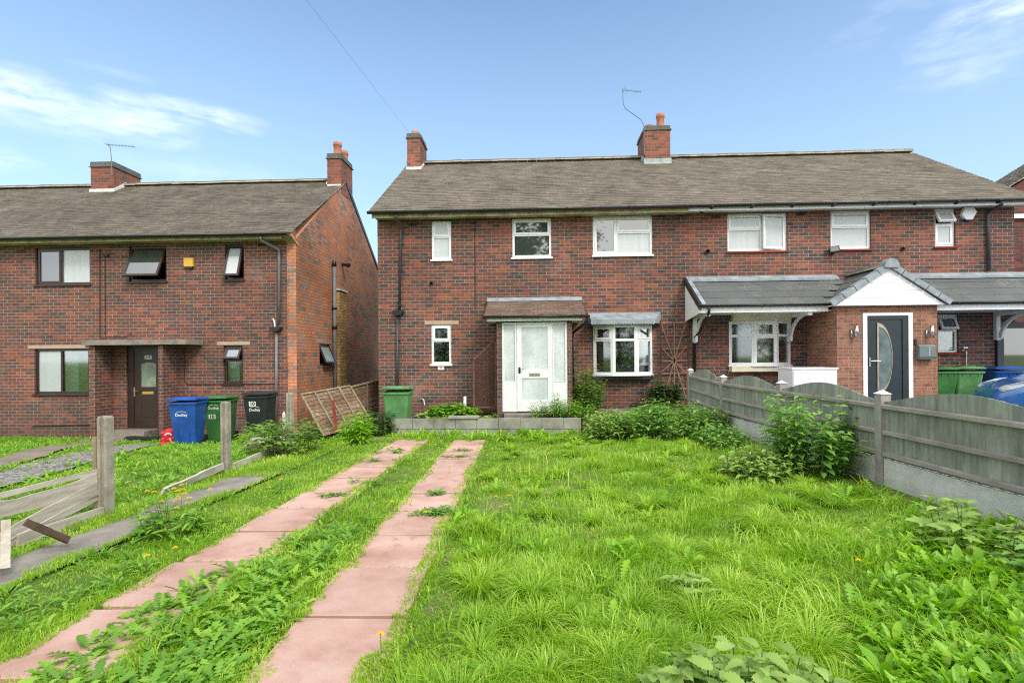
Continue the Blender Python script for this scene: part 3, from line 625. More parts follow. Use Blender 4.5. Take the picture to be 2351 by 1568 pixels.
text('26', .055, Matrix.Translation(((a + b) / 2, YF - .0215, (c + d) / 2 - .01)), 'ink_black', plq, local=False)
ws = MB(); x, z = UY(1067, 953, 12.3); x2, z2 = UY(1067, 918, 12.3); ws.tube([(x, 12.3, z - .1), (x2, 12.3, z2), (x2, 12.33, z2 + .04), (x2, 12.42, z2 + .045)], .04, 10); part('waste_pipe', ws, m['white_paint'], house, True)
ov = MB(); ov.tube([q3(969, 915, 12.89), q3(973, 918, 12.78), q3(975, 930, 12.77)], .012, 6); part('overflow_pipe', ov, m['white_paint'], house)
# concrete ledge at wall foot under bay
lg = MB(); lg.box(1.0, 3.75, 12.62, YF - .002, -.1, .1); part('wall_foot', lg, m['stone_step'], house)
# ------------------------------------------------------------------ right-hand canopy and porch (same building)
CF = 11.75; cz_f = 2.53; cz_w = 3.27; rise = (cz_w - cz_f) / (YF - CF)
def lean(xa, xb, clip=None):
    t_ = MB(); s_ = Vector((0, YF - CF, cz_w - cz_f)); tiles(t_, (xa, CF, cz_f), (1, 0, 0), s_, xb - xa, s_.length - .12, .335, .33, clip=clip, thick=.02, jit=.3)
    return t_
GXc = 7.78; GZ = 3.30; GX0, GX1 = 6.58, 8.98; GY = 11.5
kx = (GXc - GX0) / (GZ - cz_f)
cnp = lean(3.8, GXc, lambda s: (0, min(GXc - 3.8, GX0 - 3.8 + .05 + s / 1.367 * (GXc - GX0))))
cnp2 = lean(GXc, 12.4, lambda s: (max(0, GX1 - GXc - .05 - s / 1.367 * (GX1 - GXc)), 12.4 - GXc))
cnp.v += []; off = len(cnp.v); cnp.f += [tuple(i + off for i in f) for f in cnp2.f]; cnp.v += cnp2.v
cnp.face((3.8, CF, cz_f - .02), (GX0, CF, cz_f - .02), (GXc, YF, cz_w - .02), (3.8, YF, cz_w - .02)); cnp.face((GX1, CF, cz_f - .02), (12.4, CF, cz_f - .02), (12.4, YF, cz_w - .02), (GXc, YF, cz_w - .02))
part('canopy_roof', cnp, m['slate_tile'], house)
gt = MB()
for sgn, xf_ in ((1, GX0), (-1, GX1)):
    e0, top = Vector((xf_, GY, cz_f)), Vector((GXc, GY, GZ)); u_ = top - e0; ln = u_.length
    if sgn > 0: tiles(gt, (xf_, YF - .05, cz_f), (0, -1, 0), u_, YF - .05 - GY, ln, .335, .33, thick=.02, jit=.3)
    else: tiles(gt, (xf_, GY, cz_f), (0, 1, 0), u_, YF - .05 - GY, ln, .335, .33, thick=.02, jit=.3)
    gt.face((xf_, GY, cz_f - .02), (GXc, GY, GZ - .02), (GXc, YF, GZ - .02), (xf_, YF, cz_f - .02))
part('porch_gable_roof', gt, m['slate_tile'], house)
vt = MB()      # dry verge caps along the gable and left canopy end
for sgn, xf_ in ((1, GX0 - .06), (-1, GX1 + .06)):
    A, B = Vector((xf_, GY - .03, cz_f - .02)), Vector((GXc, GY - .03, GZ + .05)); n = 5
    for i in range(n):
        P, Q = A.lerp(B, i / n), A.lerp(B, (i + 1) / n - .012); d = (Q - P).normalized(); u_ = Vector((-d.z, 0, d.x)) * (1 if d.x > 0 else -1); lift = u_ * .012 * (i % 1)
        for yy0, yy1, h0, h1 in ((-.02, .02, -.06, .05), (.02, .16, .02, .052)):
            c = [P + u_ * h0, Q + u_ * h0, Q + u_ * h1, P + u_ * (h1 + .012)]
            k0 = len(vt.v); vt.v += [(v.x, v.y + yy0, v.z) for v in c] + [(v.x, v.y + yy1, v.z) for v in c]
            vt.f += [(k0, k0 + 1, k0 + 2, k0 + 3), (k0 + 7, k0 + 6, k0 + 5, k0 + 4)] + [(k0 + i_, k0 + 4 + i_, k0 + 4 + (i_ + 1) % 4, k0 + (i_ + 1) % 4) for i_ in range(4)]
vt.prism([(GXc + .15 * math.cos(q), GZ + .02 + .16 * math.sin(q)) for q in [R(-15) + R(210) * i / 12 for i in range(13)]], GY - .08, GY + .1)
vk = MB(); vk.prism_x([(CF - .03, cz_f - .1), (CF - .03, cz_f + .05), (YF - .01, cz_w + .07), (YF - .01, cz_w - .07)], 3.74, 3.8)
for s0 in (0., .45, .9):
    y0 = CF - .02 + s0 * .84; y1 = y0 + .35; z0 = cz_f + .055 + (y0 - CF) * rise; z1 = cz_f + .05 + (y1 - CF) * rise; vk2 = MB(); vk2.prism_x([(y0, z0 - .02), (y0, z0 + .012), (y1, z1 + .005), (y1, z1 - .02)], 3.76, 3.9); part('verge_cap', vk2, m['lead'], house)
part('verge_cap', vt, m['lead'], house); part('verge_board', vk, m['black_plastic'], house)
rg = MB(); y = GY + .1
while y < YF - .02:
    e = min(y + .32, YF - .01); rg.prism([(GXc + .12 * math.cos(q), GZ + .02 + .11 * math.sin(q)) for q in [math.pi * i / 8 for i in range(9)]], y, e - .01); y += .32
part('porch_ridge', rg, m['slate_tile'], house)
fl2 = MB(); fl2.prism_x([(YF - .16, cz_w - .06), (YF - .16, cz_w - .01), (YF - .01, cz_w + .09), (YF - .002, cz_w + .09), (YF - .002, cz_w - .06)], 3.8, GXc - .35); fl2.prism_x([(YF - .16, cz_w - .06), (YF - .16, cz_w - .01), (YF - .01, cz_w + .09), (YF - .002, cz_w + .09), (YF - .002, cz_w - .06)], GXc + .35, 12.3); part('canopy_flashing', fl2, m['lead'], house)
cf = MB(); cf.box(3.8, GX0 + .05, CF + .045, CF + .07, cz_f - .16, cz_f - .01); cf.box(GX1 - .05, 12.4, CF + .045, CF + .07, cz_f - .16, cz_f - .01)
cf.box(3.8, GX0 + .16, CF + .07, YF - .003, cz_f - .14, cz_f - .125); cf.box(GX1 - .15, 12.4, CF + .07, YF - .003, cz_f - .14, cz_f - .125)
cf.prism_x([(CF + .05, cz_f - .16), (CF + .05, cz_f + .0), (YF - .003, cz_w - .04), (YF - .003, cz_f - .28)], 3.775, 3.797)
part('canopy_fascia', cf, m['white_upvc'], house)
gp = MB(); gz0 = 2.47; n = 5
for i in range(n):
    z0 = gz0 + (GZ - gz0 - .02) * i / n; z1 = gz0 + (GZ - gz0 - .02) * (i + 1) / n - .004; h = lambda z: (GXc - GX0 - .03) * max(0, (GZ - .02 - z)) / (GZ - .02 - gz0)
    gp.prism([(GXc - h(z0), z0), (GXc + h(z0), z0), (GXc + max(h(z1), .003), z1), (GXc - max(h(z1), .003), z1)], GY + .01, GY + .04)
gp.box(GX0 + .0, GX1 - .0, GY + .04, CF - .0, gz0 - .0, gz0 + .02); part('gable_cladding', gp, m['white_upvc'], house)
PB = 11.65; pbx0, pbx1 = 6.73, 8.885; doorR = (7.284, 8.349, -.05, 2.315)
pb = MB(); pb.holed(pbx0, pbx1, -.2, 2.468, [doorR], PB, PB + .2, outer=True); pb.box(pbx0, pbx0 + .2, PB + .2, YF - .003, -.2, 2.41); pb.box(pbx1 - .2, pbx1, PB + .2, YF - .003, -.2, 2.41); part('porch_brickwork', pb, m['brick_porch_new'], house)
df = MB(); df.holed(7.284, 8.349, -.04, 2.312, [(7.374, 8.259, -.02, 2.25)], PB - .02, PB + .07); part('door_frame', df, m['white_upvc'], house)
dd = MB(); dd.box(7.376, 8.257, PB + .012, PB + .06, -.02, 2.248)
for a, b, c, d in ((7.376, 7.43, -.02, 2.248), (8.14, 8.257, -.02, 2.248), (7.43, 8.14, 2.17, 2.248)): dd.box(a, b, PB - .008, PB + .0115, c, d)
dR = part('front_door', dd, m['anthracite'], house, label='anthracite front door with a crescent glass panel')
A_ = UY(2014, 825, PB)[0]; zc = UY(2030, 823, PB)[1]; hh = .79; wc = .33
def cres(k, off): return [(A_ + off, zc - hh * k)] + [(A_ + off + wc * k * math.cos(q) ** .9 if math.cos(q) > 0 else A_ + off, zc + hh * k * math.sin(q)) for q in [R(-88 + 176 * i / 20) for i in range(21)]] + [(A_ + off, zc + hh * k)]
o1, o2 = cres(1., .0), cres(.87, .035); cs = MB()
n = len(o1); cs.v += [(x, PB - .006, z) for x, z in o1] + [(x, PB - .006, z) for x, z in o2] + [(x, PB + .011, z) for x, z in o1] + [(x, PB + .011, z) for x, z in o2]
for i in range(n): j = (i + 1) % n; cs.f += [(i, j, n + j, n + i), (i, 2 * n + i, 2 * n + j, j), (n + i, n + j, 3 * n + j, 3 * n + i)]
part('glass_trim', cs, m['brushed_metal'], dR)
cg = MB(); cg.prism(o2, PB + .004, PB + .010); part('door_glass', cg, m['door_pane'], dR)
hd = MB(); x, z = UY(1996, 829, PB); hd.box(x - .015, x + .015, PB - .02, PB - .0085, z - .12, z + .08); hd.tube([(x, PB - .02, z), (x, PB - .06, z), (x + .2, PB - .06, z)], .012, 6); part('door_handle', hd, m['chrome'], dR)
for px in (1957, 2129):
    lt = MB(); x, z = UY(px, 762, PB); lt.box(x - .045, x - .0, PB - .03, PB - .001, z - .12, z + .04); lt.lathe([(.04, -.13), (.04, .13)], (x + .035, PB - .09, z), 14); lt.box(x + .01, x + .05, PB - .06, PB - .03, z - .03, z + .03); part('wall_lamp', lt, m['chrome'], house, True)
mbx = MB(); x0_, x1_, z0_, z1_ = RC(2110, 791, 2147, 825, PB - .1); mbx.prism_x([(PB - .12, z0_), (PB - .14, z0_ + .06), (PB - .12, z0_ + .065), (PB - .12, z1_ - .04), (PB - .08, z1_), (PB - .003, z1_), (PB - .003, z0_)], x0_, x1_); mb_ = part('letter_box', mbx, m['mailbox_metal'], house)
ds = MB()
for k in range(4): ds.box((x0_ + x1_) / 2 + .03, (x0_ + x1_) / 2 + .05, PB - .1225, PB - .1195, z1_ - .08 - k * .05, z1_ - .06 - k * .05)
part('rivets', ds, m['sticker_white'], mb_)
db = MB(); x, z = UY(2101, 785, PB); db.box(x - .025, x + .025, PB - .03, PB - .002, z - .06, z + .06); part('door_bell', db, m['black_plastic'], house)
for (x, fy) in ((3.95, CF + .1), (6.22, CF + .1), (11.15, CF + .1)):      # white gallows brackets
    b_ = MB(); b_.box(x, x + .09, YF - .09, YF - .003, 1.72, 2.385); b_.box(x, x + .09, fy, YF - .091, 2.3, 2.385)
    arc = [(YF - .09 - .03 - .72 * (1 - math.cos(q)), 1.78 + .56 * math.sin(q)) for q in [R(90) * i / 8 for i in range(9)]]
    k = [(a, b + .0) for a, b in arc]; k2 = [(a - .07, b - .035) for a, b in arc][::-1]; k2 = [(a + .0, max(b, 1.74)) for a, b in k2]
    b_.prism_x(k + k2, x + .02, x + .07); part('canopy_bracket', b_, m['white_paint'], house)
gutter(house, 3.76, GX0 + .02, CF - .01, cz_f + .01, .05, 1.0); gutter(house, GX1 - .02, 12.45, CF - .01, cz_f + .01, .05, 1.4)
dpipe(house, [(3.98, CF - .01, 2.5), (3.98, CF + .03, 2.38), (4.0, 12.4, 2.0), (3.98, 12.84, 1.85), (3.98, 12.85, 0.)], .032, 'black_plastic')
dpipe(house, [q3(1861, 722, 12.87), q3(1860, 860, 12.87)], .02, 'trellis_grey', 'cable_duct')
al = MB(); x, z = UY(2219, 493, YF); hx = [(x - .17, z - .02), (x - .08, z - .14), (x + .07, z - .14), (x + .17, z + .04), (x + .1, z + .15), (x - .1, z + .15)]
al.prism(hx, YF - .09, YF - .003); alo = part('alarm_box', al, m['white_upvc'], house)
a2 = MB(); a2.prism([(x - .075, z - .155), (x + .06, z - .155), (x + .09, z - .115), (x - .1, z - .115)], YF - .085, YF - .01); part('alarm_lens', a2, m['blue_plastic'], alo)
fl_ = MB(); x, z = UY(1909, 576, YF); mt_ = Matrix.Translation((x, YF - .13, z)) @ Matrix.Rotation(R(-25), 4, 'X') @ Matrix.Rotation(R(-15), 4, 'Z'); fl_.box(-.11, .11, -.02, .03, -.07, .09, mt_); fl_.box(x - .02, x + .02, YF - .1, YF - .003, z - .1, z - .06); fo = part('security_light', fl_, m['black_plastic'], house)
f2 = MB(); f2.box(-.085, .085, -.024, -.021, -.05, .07, mt_); part('light_lens', f2, m['grey_plastic'], fo)
fs = MB(); fs.tube([(4.12, 12.7, 4.93), (4.12, 12.68, 4.88), (4.2, 12.62, 4.84)], .025, 8); part('camera', fs, m['black_plastic'], house)
tp = MB(); tp.tube([q3(2218, 840, 12.85), q3(2218, 806, 12.85), q3(2215, 803, 12.8), q3(2208, 805, 12.78)], .018, 8); tp.box(UY(2216, 800, 12.8)[0] - .05, UY(2216, 800, 12.8)[0] + .05, 12.78, 12.82, UY(2216, 799, 12.8)[1], UY(2216, 797, 12.8)[1]); part('garden_tap', tp, m['chrome'], house)
gd = MB(); gd.holed(11.18, 12.1, -.1, 2.15, [(11.33, 12.1, .2, 2.0)], YF - .08, YF - .01); gdo = part('side_gate', gd, m['anthracite'], house)
gd = MB(); gd.box(11.33, 12.1, YF - .05, YF - .04, .2, 2.0); part('gate_pane', gd, m['dark_pane'], gdo)
# ------------------------------------------------------------------ left-hand neighbouring terrace
LY = 13.0; LX1 = -6.12; LX0 = -22.; LZE = 4.5; LRY = 16.6; LRZ = 7.2; eYE, eZE = 12.62, 4.57
lh = thing('brick_house', 'red brick house with brown window frames and a brown front door, on the left', 'house', (-14, 16.5, -.6))
LW = {}
for k, v in dict(a=(81, 568.7, 206.8, 653), b=(295.7, 566, 382, 646), c=(516.9, 561.5, 560, 642), d=(79, 801, 204, 904), e=(513, 793, 557.4, 880), f=(290.4, 795, 363.4, 983)).items():
    r_ = RC(*v, LY); LW[k] = (r_[0], r_[1], r_[2], min(r_[3], LZE - .02))
w = MB(); w.holed(LX0, LX1 - .245, -1.2, LZE, list(LW.values()), LY, LY + .26, outer=False)
w.box(LX0, LX1 - .25, 20.2, 20.4, -1.2, LZE); w.box(LX0, LX0 + .2, LY, 20.2, -1.2, LZE)
part('wall', w, m['brick_left'], lh)
g = MB(); gw = (14.42, 15.2, 1.2, 1.83)      # gable end, with its small window opening
g.holed(LY, 20.4, -1.2, LZE, [gw], 0, .24, outer=True); g.v = [(LX1 - b, a, c) for a, b, c in g.v]
g.prism_x([(LY - .0, LZE), (20.4, LZE), (LRY + .06, LRZ + .03), (LRY - .06, LRZ + .03)], LX1 - .24, LX1)
g.prism_x([(LY - .26, LZE + .04), (LY - .26, LZE + .13), (LY, LZE + .3), (LY, LZE - .12)], LX1 - .2, LX1)
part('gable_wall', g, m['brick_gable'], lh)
kn = MB(); kn.prism_x([(LY - .3, LZE + .02), (LY - .28, LZE + .075), (LY + .12, LZE - .1), (LY + .1, LZE - .16)], LX1 - .22, LX1 + .02); part('kneeler', kn, m['lintel_stone'], lh)
fl = MB(); fl.box(LX0 + .3, LX1 - .3, LY + .27, 20., 2.0, 2.1); fl.box(LX0 + .3, LX1 - .3, 15.4, 15.5, -1., 1.99); fl.box(LX0 + .3, LX1 - .3, 15.4, 15.5, 2.11, 4.4); part('inner_floor', fl, m['room_dark'], lh)
rf = MB(); sl = Vector((0, LRY - eYE, LRZ - eZE)); tiles(rf, (LX0, eYE, eZE), (1, 0, 0), sl, LX1 + .03 - LX0, sl.length, .145, .22, thick=.03)
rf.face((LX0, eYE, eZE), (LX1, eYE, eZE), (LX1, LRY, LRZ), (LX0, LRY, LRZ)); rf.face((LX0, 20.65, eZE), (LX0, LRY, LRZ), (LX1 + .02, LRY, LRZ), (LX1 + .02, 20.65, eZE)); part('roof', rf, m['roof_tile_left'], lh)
rd = MB(); ridge(rd, LX0, LX1 - .42, LRY, LRZ + .06, .1, .42); part('ridge_tiles', rd, m['roof_tile'], lh)
bv = MB(); bv.prism_x([(LRY, LRZ + .06), (20.75, eZE - .04), (20.75, eZE - .16), (LRY, LRZ - .1)], LX1 + .002, LX1 + .03); part('verge', bv, m['black_plastic'], lh)
gutter(lh, LX0, LX1 - .02, 12.58, 4.56, .06, 1.6)
e1 = MB(); e1.box(LX0, LX1 - .21, 12.68, 12.7, 4.44, 4.56); e1.box(LX0, LX1 - .21, 12.7, LY - .001, 4.45, 4.465); part('eaves_board', e1, m['old_soffit'], lh)
window(lh, LW['a'], LY, [(0, 0, .45, 1, 't'), (.45, 0, 1, 1, 'fp')], 'brown_frame', 'dark_pane', None, 'brown_frame', .05)
window(lh, LW['b'], LY, [(0, 0, 1, 1, 't24')], 'brown_frame', 'dark_pane', None, 'brown_frame', .05)
window(lh, LW['c'], LY, [(0, 0, 1, 1, 't17')], 'brown_frame', 'pale_pane', None, 'brown_frame', .05)
window(lh, LW['d'], LY, [(0, 0, .47, 1, 'fp'), (.47, 0, 1, 1, 'f')], 'brown_frame', 'glass', (.0, .62), 'brown_frame', .05, label='large brown-framed ground floor window with net curtain')
window(lh, LW['e'], LY, [(0, 0, 1, .4, 't30'), (0, .4, 1, 1, 'f')], 'brown_frame', 'glass', (0, .5), 'brown_frame', .05)
lintel(lh, 63.8, 792.3, 196, 800, LY); lintel(lh, 498, 784, 574, 792, LY)
x0, x1, z0, z1 = LW['f']
d = MB(); d.holed(x0 + .003, x1 - .003, z0, z1 - .003, [(x0 + .16, x1 - .09, z0 + .03, z1 - .12)], LY + .04, LY + .1); dfm = part('door_frame', d, m['brown_frame'], lh)
dx0, dx1 = x0 + .162, x1 - .092; dz0, dz1 = z0 + .032, z1 - .122
gx0, gx1, gz0_, gz1_ = RC(321, 832, 356, 888.5, LY); ar = [(gx0, gz0_), (gx1, gz0_)] + [(gx1 + (gx0 - gx1) * i / 8, gz1_ - .05 + .05 * math.sin(math.pi * i / 8)) for i in range(9)]
d = MB(); d.holed(dx0, dx1, dz0, dz1, [(gx0, gx1, gz0_, gz1_ - .04)], LY + .06, LY + .095); d.box(gx0 + .0, gx1, LY + .052, LY + .0595, dz0 + .25, dz0 + .28); d.box(gx0, gx1, LY + .052, LY + .0595, dz0 + .66, dz0 + .69); d.box(gx0 - .03, gx0 - .001, LY + .052, LY + .0595, dz0 + .25, dz0 + .69); d.box(gx1 + .001, gx1 + .03, LY + .052, LY + .0595, dz0 + .25, dz0 + .69)
ldo = part('front_door', d, m['brown_frame'], lh, label='dark brown front door with arched glass panel')
d = MB(); d.prism(ar, LY + .054, LY + .0595); part('door_glass', d, m['dull_pane'], ldo)
d = MB(); a, b, c, e = RC(323.5, 899, 349, 905, LY); d.box(a, b, LY + .05, LY + .0595, c, e); part('letter_plate', d, m['brass'], ldo)
d = MB(); a, b, c, e = RC(328.5, 815.5, 345, 824.5, LY); d.box(a, b, LY + .052, LY + .059, c, e); dn = part('number_plate', d, m['sticker_white'], ldo)
text('113', .085, Matrix.Translation(((a + b) / 2, LY + .0505, (c + e) / 2)), 'ink_black', dn, local=False, bold=.002)
d = MB(); x, z = UY(306, 900, LY); d.box(x - .02, x + .02, LY + .045, LY + .0595 - .02, z - .12, z + .12); d.tube([(x, LY + .03, z + .02), (x, LY + .0, z + .02), (x + .12, LY + .0, z + .02)], .01, 6); part('door_handle', d, m['brushed_metal'], ldo)
fp = MB(); fa = 12.42; za = 1.78
for a, b in ((204.5, 217.5), (363.4, 374)):
    xa, xb = UY(a, 860, fa)[0], UY(b, 860, fa)[0]; fp.box(xa, xb, fa, LY - .002, -1.1, za)
part('porch_fin_wall', fp, m['brick_left'], lh)
cs_ = MB(); cs_.box(-11.28, UY(426, 785, 12.32)[0], 12.32, LY - .003, za + .003, 1.91); part('canopy_slab', cs_, m['stone_step'], lh)
sp = MB(); sp.box(x0 - .25, x1 + .0, 12.5, LY - .004, -.75, -.4); sp.box(x0 - .6, x1 + .2, 12.1, 12.498, -.8, -.56); part('door_step', sp, m['stone_step'], lh)
dpipe(lh, [q3(598, 543, 12.6), q3(600, 552, 12.66), q3(640, 573, 12.94), q3(641, 585, 12.95), q3(640, 742, 12.95)], .036, 'grey_plastic')
hp = MB(); x, z = UY(635, 756, 12.93); hp.prism([(x - .15, z + .06), (x + .13, z + .06), (x + .13, z), (x + .07, z - .06), (x - .08, z - .06), (x - .15, z)], 12.83, LY - .003); part('hopper', hp, m['black_plastic'], lh)
dpipe(lh, [q3(635, 758, 12.94), q3(634, 990, 12.94)], .036, 'grey_plastic')
wp = MB(); wp.tube([q3(627, 733, 12.95), q3(630, 738, 12.9), q3(631, 752, 12.9)], .02, 6); part('overflow_pipe', wp, m['white_paint'], lh)
sv = MB(); sv.tube([(-6.04, 15.35, -.8), (-6.04, 15.35, 4.2)], .055, 10); svo = part('soil_pipe', sv, m['grey_plastic'], lh, True)
s2 = MB(); s2.lathe([(.05, 0), (.075, .02), (.06, .16), (.03, .2)], (-6.04, 15.35, 4.19), 12); s2.lathe([(.075, 0), (.075, .06)], (-6.04, 15.35, 2.9), 12); s2.lathe([(.075, 0), (.08, .1)], (-6.04, 15.35, 2.3), 12); part('pipe_collar', s2, m['black_plastic'], svo, True)
yb = MB(); yb.prism_x([(15.55, -.9), (15.55, 3.45), (15.6, 3.5), (16.15, 3.5), (16.15, -.9)], LX1 + .002, LX1 + .16); part('brick_flue', yb, m['brick_yellow'], lh)
yc = MB(); yc.box(LX1 + .002, LX1 + .19, 15.52, 16.18, 3.503, 3.56); part('flue_cap', yc, m['flashing_white'], lh)
sl2 = MB(); sl2.tube([(LX1 + .003, 16.2, 4.42), (LX1 + .14, 16.15, 4.4)], .05, 8); sl2.tube([(LX1 + .15, 16.15, 4.4), (LX1 + .26, 16.1, 4.36)], [.05, .075], 8); part('security_light', sl2, m['iron_black'], lh)
gw_ = MB(); gw_.holed(14.42, 15.2, 1.2, 1.83, [(14.47, 15.15, 1.25, 1.78)], 0, .06); gw_.v = [(LX1 - .05 - b, a, c) for a, b, c in gw_.v]; gwo = part('window', gw_, m['brown_frame'], lh)
gs = MB(); mt_ = Matrix.Translation((LX1 - .02, 14.81, 1.8)) @ Matrix.Rotation(R(90), 4, 'Z') @ Matrix.Rotation(R(-22), 4, 'X'); gs.holed(-.36, .36, -.56, 0, [(-.31, .31, -.51, -.05)], 0, .04); gs.v = [tuple(mt_ @ Vector(v)) for v in gs.v]; part('sash', gs, m['brown_frame'], gwo)
gs = MB(); gs.box(-.31, .31, .015, .022, -.51, -.05, mt_); part('pane', gs, m['dull_pane'], gwo)
gs = MB(); gs.box(LX1 - .02, LX1 + .006, 14.2, 15.3, 1.85, 1.98); part('lintel', gs, m['lintel_stone'], lh)
ay = MB(); x, z = UY(436, 605, LY); ay.box(x - .12, x + .12, LY - .07, LY - .003, z - .09, z + .13); ayo = part('alarm_box', ay, m['yellow_plastic'], lh)
ay = MB(); ay.box(x - .1, x + .1, LY - .065, LY - .003, z - .135, z - .091); part('alarm_lens', ay, m['black_plastic'], ayo)
cb = MB(); cb.tube([q3(229, 572, 12.985), q3(229.5, 778, 12.985)], .011, 5); cb.tube([q3(241, 600, 12.985), q3(241, 776, 12.985)], .01, 5); cb.tube([q3(424, 800, 12.985), q3(424, 875, 12.985), q3(430, 882, 12.985), q3(700, 880, 12.985)][:3] + [q3(640, 881, 12.985)], .01, 5); cb.tube([q3(250, 583, 12.985), q3(241, 590, 12.985), q3(241, 600, 12.985)], .01, 5)
cb.tube([q3(232, 778, 12.97), q3(240, 774, 12.97), q3(290, 773, 12.97), q3(302, 765, 12.97)], .009, 5); cb.tube([q3(75, 978, 12.985), q3(205, 975, 12.985)], .018, 5); part('wall_cable', cb, m['iron_black'], lh)
jb = MB(); x, z = UY(245, 588, LY); jb.box(x - .06, x + .06, LY - .04, LY - .003, z - .03, z + .03); part('junction_box', jb, m['iron_black'], lh)
ab = MB()
for px, py in ((48, 577), (602, 562)): x, z = UY(px, py, LY); ab.box(x - .12, x + .12, LY - .004, LY + .01, z - .045, z + .04)
part('air_brick', ab, m['iron_black'], lh)
c1 = chimney(lh, -14.37, -13.60, 16.1, 17.25, 6.6, 7.86, [(-14.0, 16.9, .13, .07)], capband=.17)
f_ = MB(); f_.prism_x([(16.07, 6.78), (16.07, 6.96), (16.6, 7.35), (16.6, 7.1)], -14.4, -13.57)
for i in range(4): y = 16.1 + i * .13; z = 6.84 + i * .088; f_.prism_x([(y, z), (y, z + .16), (y + .13, z + .13), (y + .13, z + .08)], -13.598, -13.58)
part('flashing', f_, m['flashing_white'], c1)
c2 = chimney(lh, -6.57, LX1 + .006, 16.18, 17.2, 6.7, 7.98, [(-6.33, 16.45, .13, .44), (-6.3, 16.95, .13, .36)], capband=.17)
f_ = MB(); f_.prism_x([(16.15, 6.8), (16.15, 6.98), (16.2, 7.0), (16.2, 6.8)], -6.6, LX1 + .0); f_.prism_x([(16.15, 6.85), (16.15, 7.05), (16.6, 7.35), (16.6, 7.15)], -6.6, -6.575); part('flashing', f_, m['flashing_white'], c2)
aerial(lh, [(-13.62, 16.06, 7.4), (-13.63, 16.05, 8.0), (-13.66, 16.05, 8.3), (-13.78, 16.05, 8.42)], (-13.82, 16.05, 8.4), (-12.8, 16.0, 8.28), 9)
# ------------------------------------------------------------------ house beyond the right edge
h3 = thing('brick_house', 'dark red brick house partly visible behind at the far right edge', 'house', (17, 18, 0))
w = MB(); w.prism([(12.95, -.2), (12.95, 5.6), (17.5, 8.4), (22., 5.6), (22., -.2)], 15.5, 17.0); part('wall', w, m['brick_dark'], h3)
w = MB(); w.box(12.75, 22, 14.7, 15.498, -.2, 2.5); part('ground_floor_wall', w, m['brick_dark'], h3)
w = MB(); sl = Vector((17.5 - 12.65, 0, 2.98)); tiles(w, (12.65, 17.15, 5.5), (0, -1, 0), sl, 1.75, sl.length, .105, .17); w.face((12.65, 15.4, 5.49), (17.5, 15.4, 8.47), (17.5, 17.15, 8.47), (12.65, 17.15, 5.49)); w.face((22.4, 15.4, 5.49), (22.4, 17.15, 5.49), (17.5, 17.15, 8.48), (17.5, 15.4, 8.48)); part('roof', w, m['roof_tile'], h3)
w = MB(); w.box(12.8, 22, 15.4, 15.495, 5.3, 5.42); part('fascia', w, m['white_paint'], h3)
# ------------------------------------------------------------------ ground
xs = sorted(set([-400, -150, -60, -30] + [round(-22 + .5 * i, 2) for i in range(24)] + [round(-10 + .2 * i, 2) for i in range(131)] + [round(16.5 + i, 2) for i in range(8)] + [40, 80, 200, 400]))
ys = sorted(set([-400, -100, -30, -10, -4, 0, 1] + [round(1.4 + .2 * i, 2) for i in range(61)] + [14, 15, 16, 18, 20, 24, 40, 100, 400]))
g = MB()
for y in ys:
    for x in xs:
        yy = min(max(y, 0), 13.2); z = float(G(x, yy)) + .012 * math.sin(x * 2.3 + y) * math.cos(y * 1.9)
        g.v.append((x, y, z))
nx = len(xs)
for j in range(len(ys) - 1):
    for i in range(nx - 1): a = j * nx + i; g.f.append((a, a + 1, a + nx + 1, a + nx))
struct('ground', g, m['turf'], smooth=True)
def sheet(name, outline_l, outline_r, matn, dz, label=None):      # strip between two polylines, laid on the ground
    s = MB(); n = 40
    def at(pl, t):
        k = t * (len(pl) - 1); i = min(int(k), len(pl) - 2); f = k - i; return [pl[i][q] + (pl[i + 1][q] - pl[i][q]) * f for q in (0, 1)]
    for i in range(n + 1):
        a, b = at(outline_l, i / n), at(outline_r, i / n)
        for q in range(5):
            t = q / 4; x, y = a[0] + (b[0] - a[0]) * t + (random.uniform(-.03, .03) if q in (0, 4) else 0), a[1] + (b[1] - a[1]) * t; s.v.append((x, y, float(G(x, y)) + dz))
    for i in range(n):
        for q in range(4): k = i * 5 + q; s.f.append((k, k + 1, k + 6, k + 5))
    return struct(name, s, m[matn])
PATHX = lambda y: -3.62 - .012 * (y - 4)       # centre line of the thin concrete strip by the broken fence
sheet('path', [(PATHX(y) - .26, y) for y in (1.0, 3, 5, 6.8)], [(PATHX(y) + .26, y) for y in (1.0, 3, 5, 6.8)], 'path_concrete', .035)
sheet('rear_path', [(-8.3, 6.4), (-8.5, 7.8), (-10.3, 10.9), (-11.0, 12.6)], [(-7.5, 6.4), (-7.95, 8.0), (-9.6, 10.6), (-10.0, 12.4)], 'rear_path', .03)
sheet('gravel', [(-7.4, 5.6), (-7.45, 7.0), (-7.9, 8.8), (-8.9, 11.2)], [(-6.3, 5.6), (-6.55, 6.8), (-7.0, 8.6), (-8.0, 10.6)], 'gravel', .03)
dv = MB(); dv.face((4.38, -3, 0), (24, -3, 0), (24, 12.89, 0), (3.66, 12.89, 0)); dv.face((4.38, -3, -.3), (4.38, -3, 0), (3.66, 12.89, 0), (3.66, 12.89, -.3)); struct('driveway', dv, m['drive'])
tr = MB(); tr.box(-2.85, 3.7, 10.95, YF - .004, -.5, -.0); struct('terrace', tr, m['soil'])
rdm = MB(); rdm.box(-60, 60, -9, -3.2, -.4, -.02); struct('road', rdm, m['drive'])
SL_R = lambda y: -1.0 - .032 * (y - 2.4); SL_L = lambda y: -2.24 - .012 * (y - 2.4)
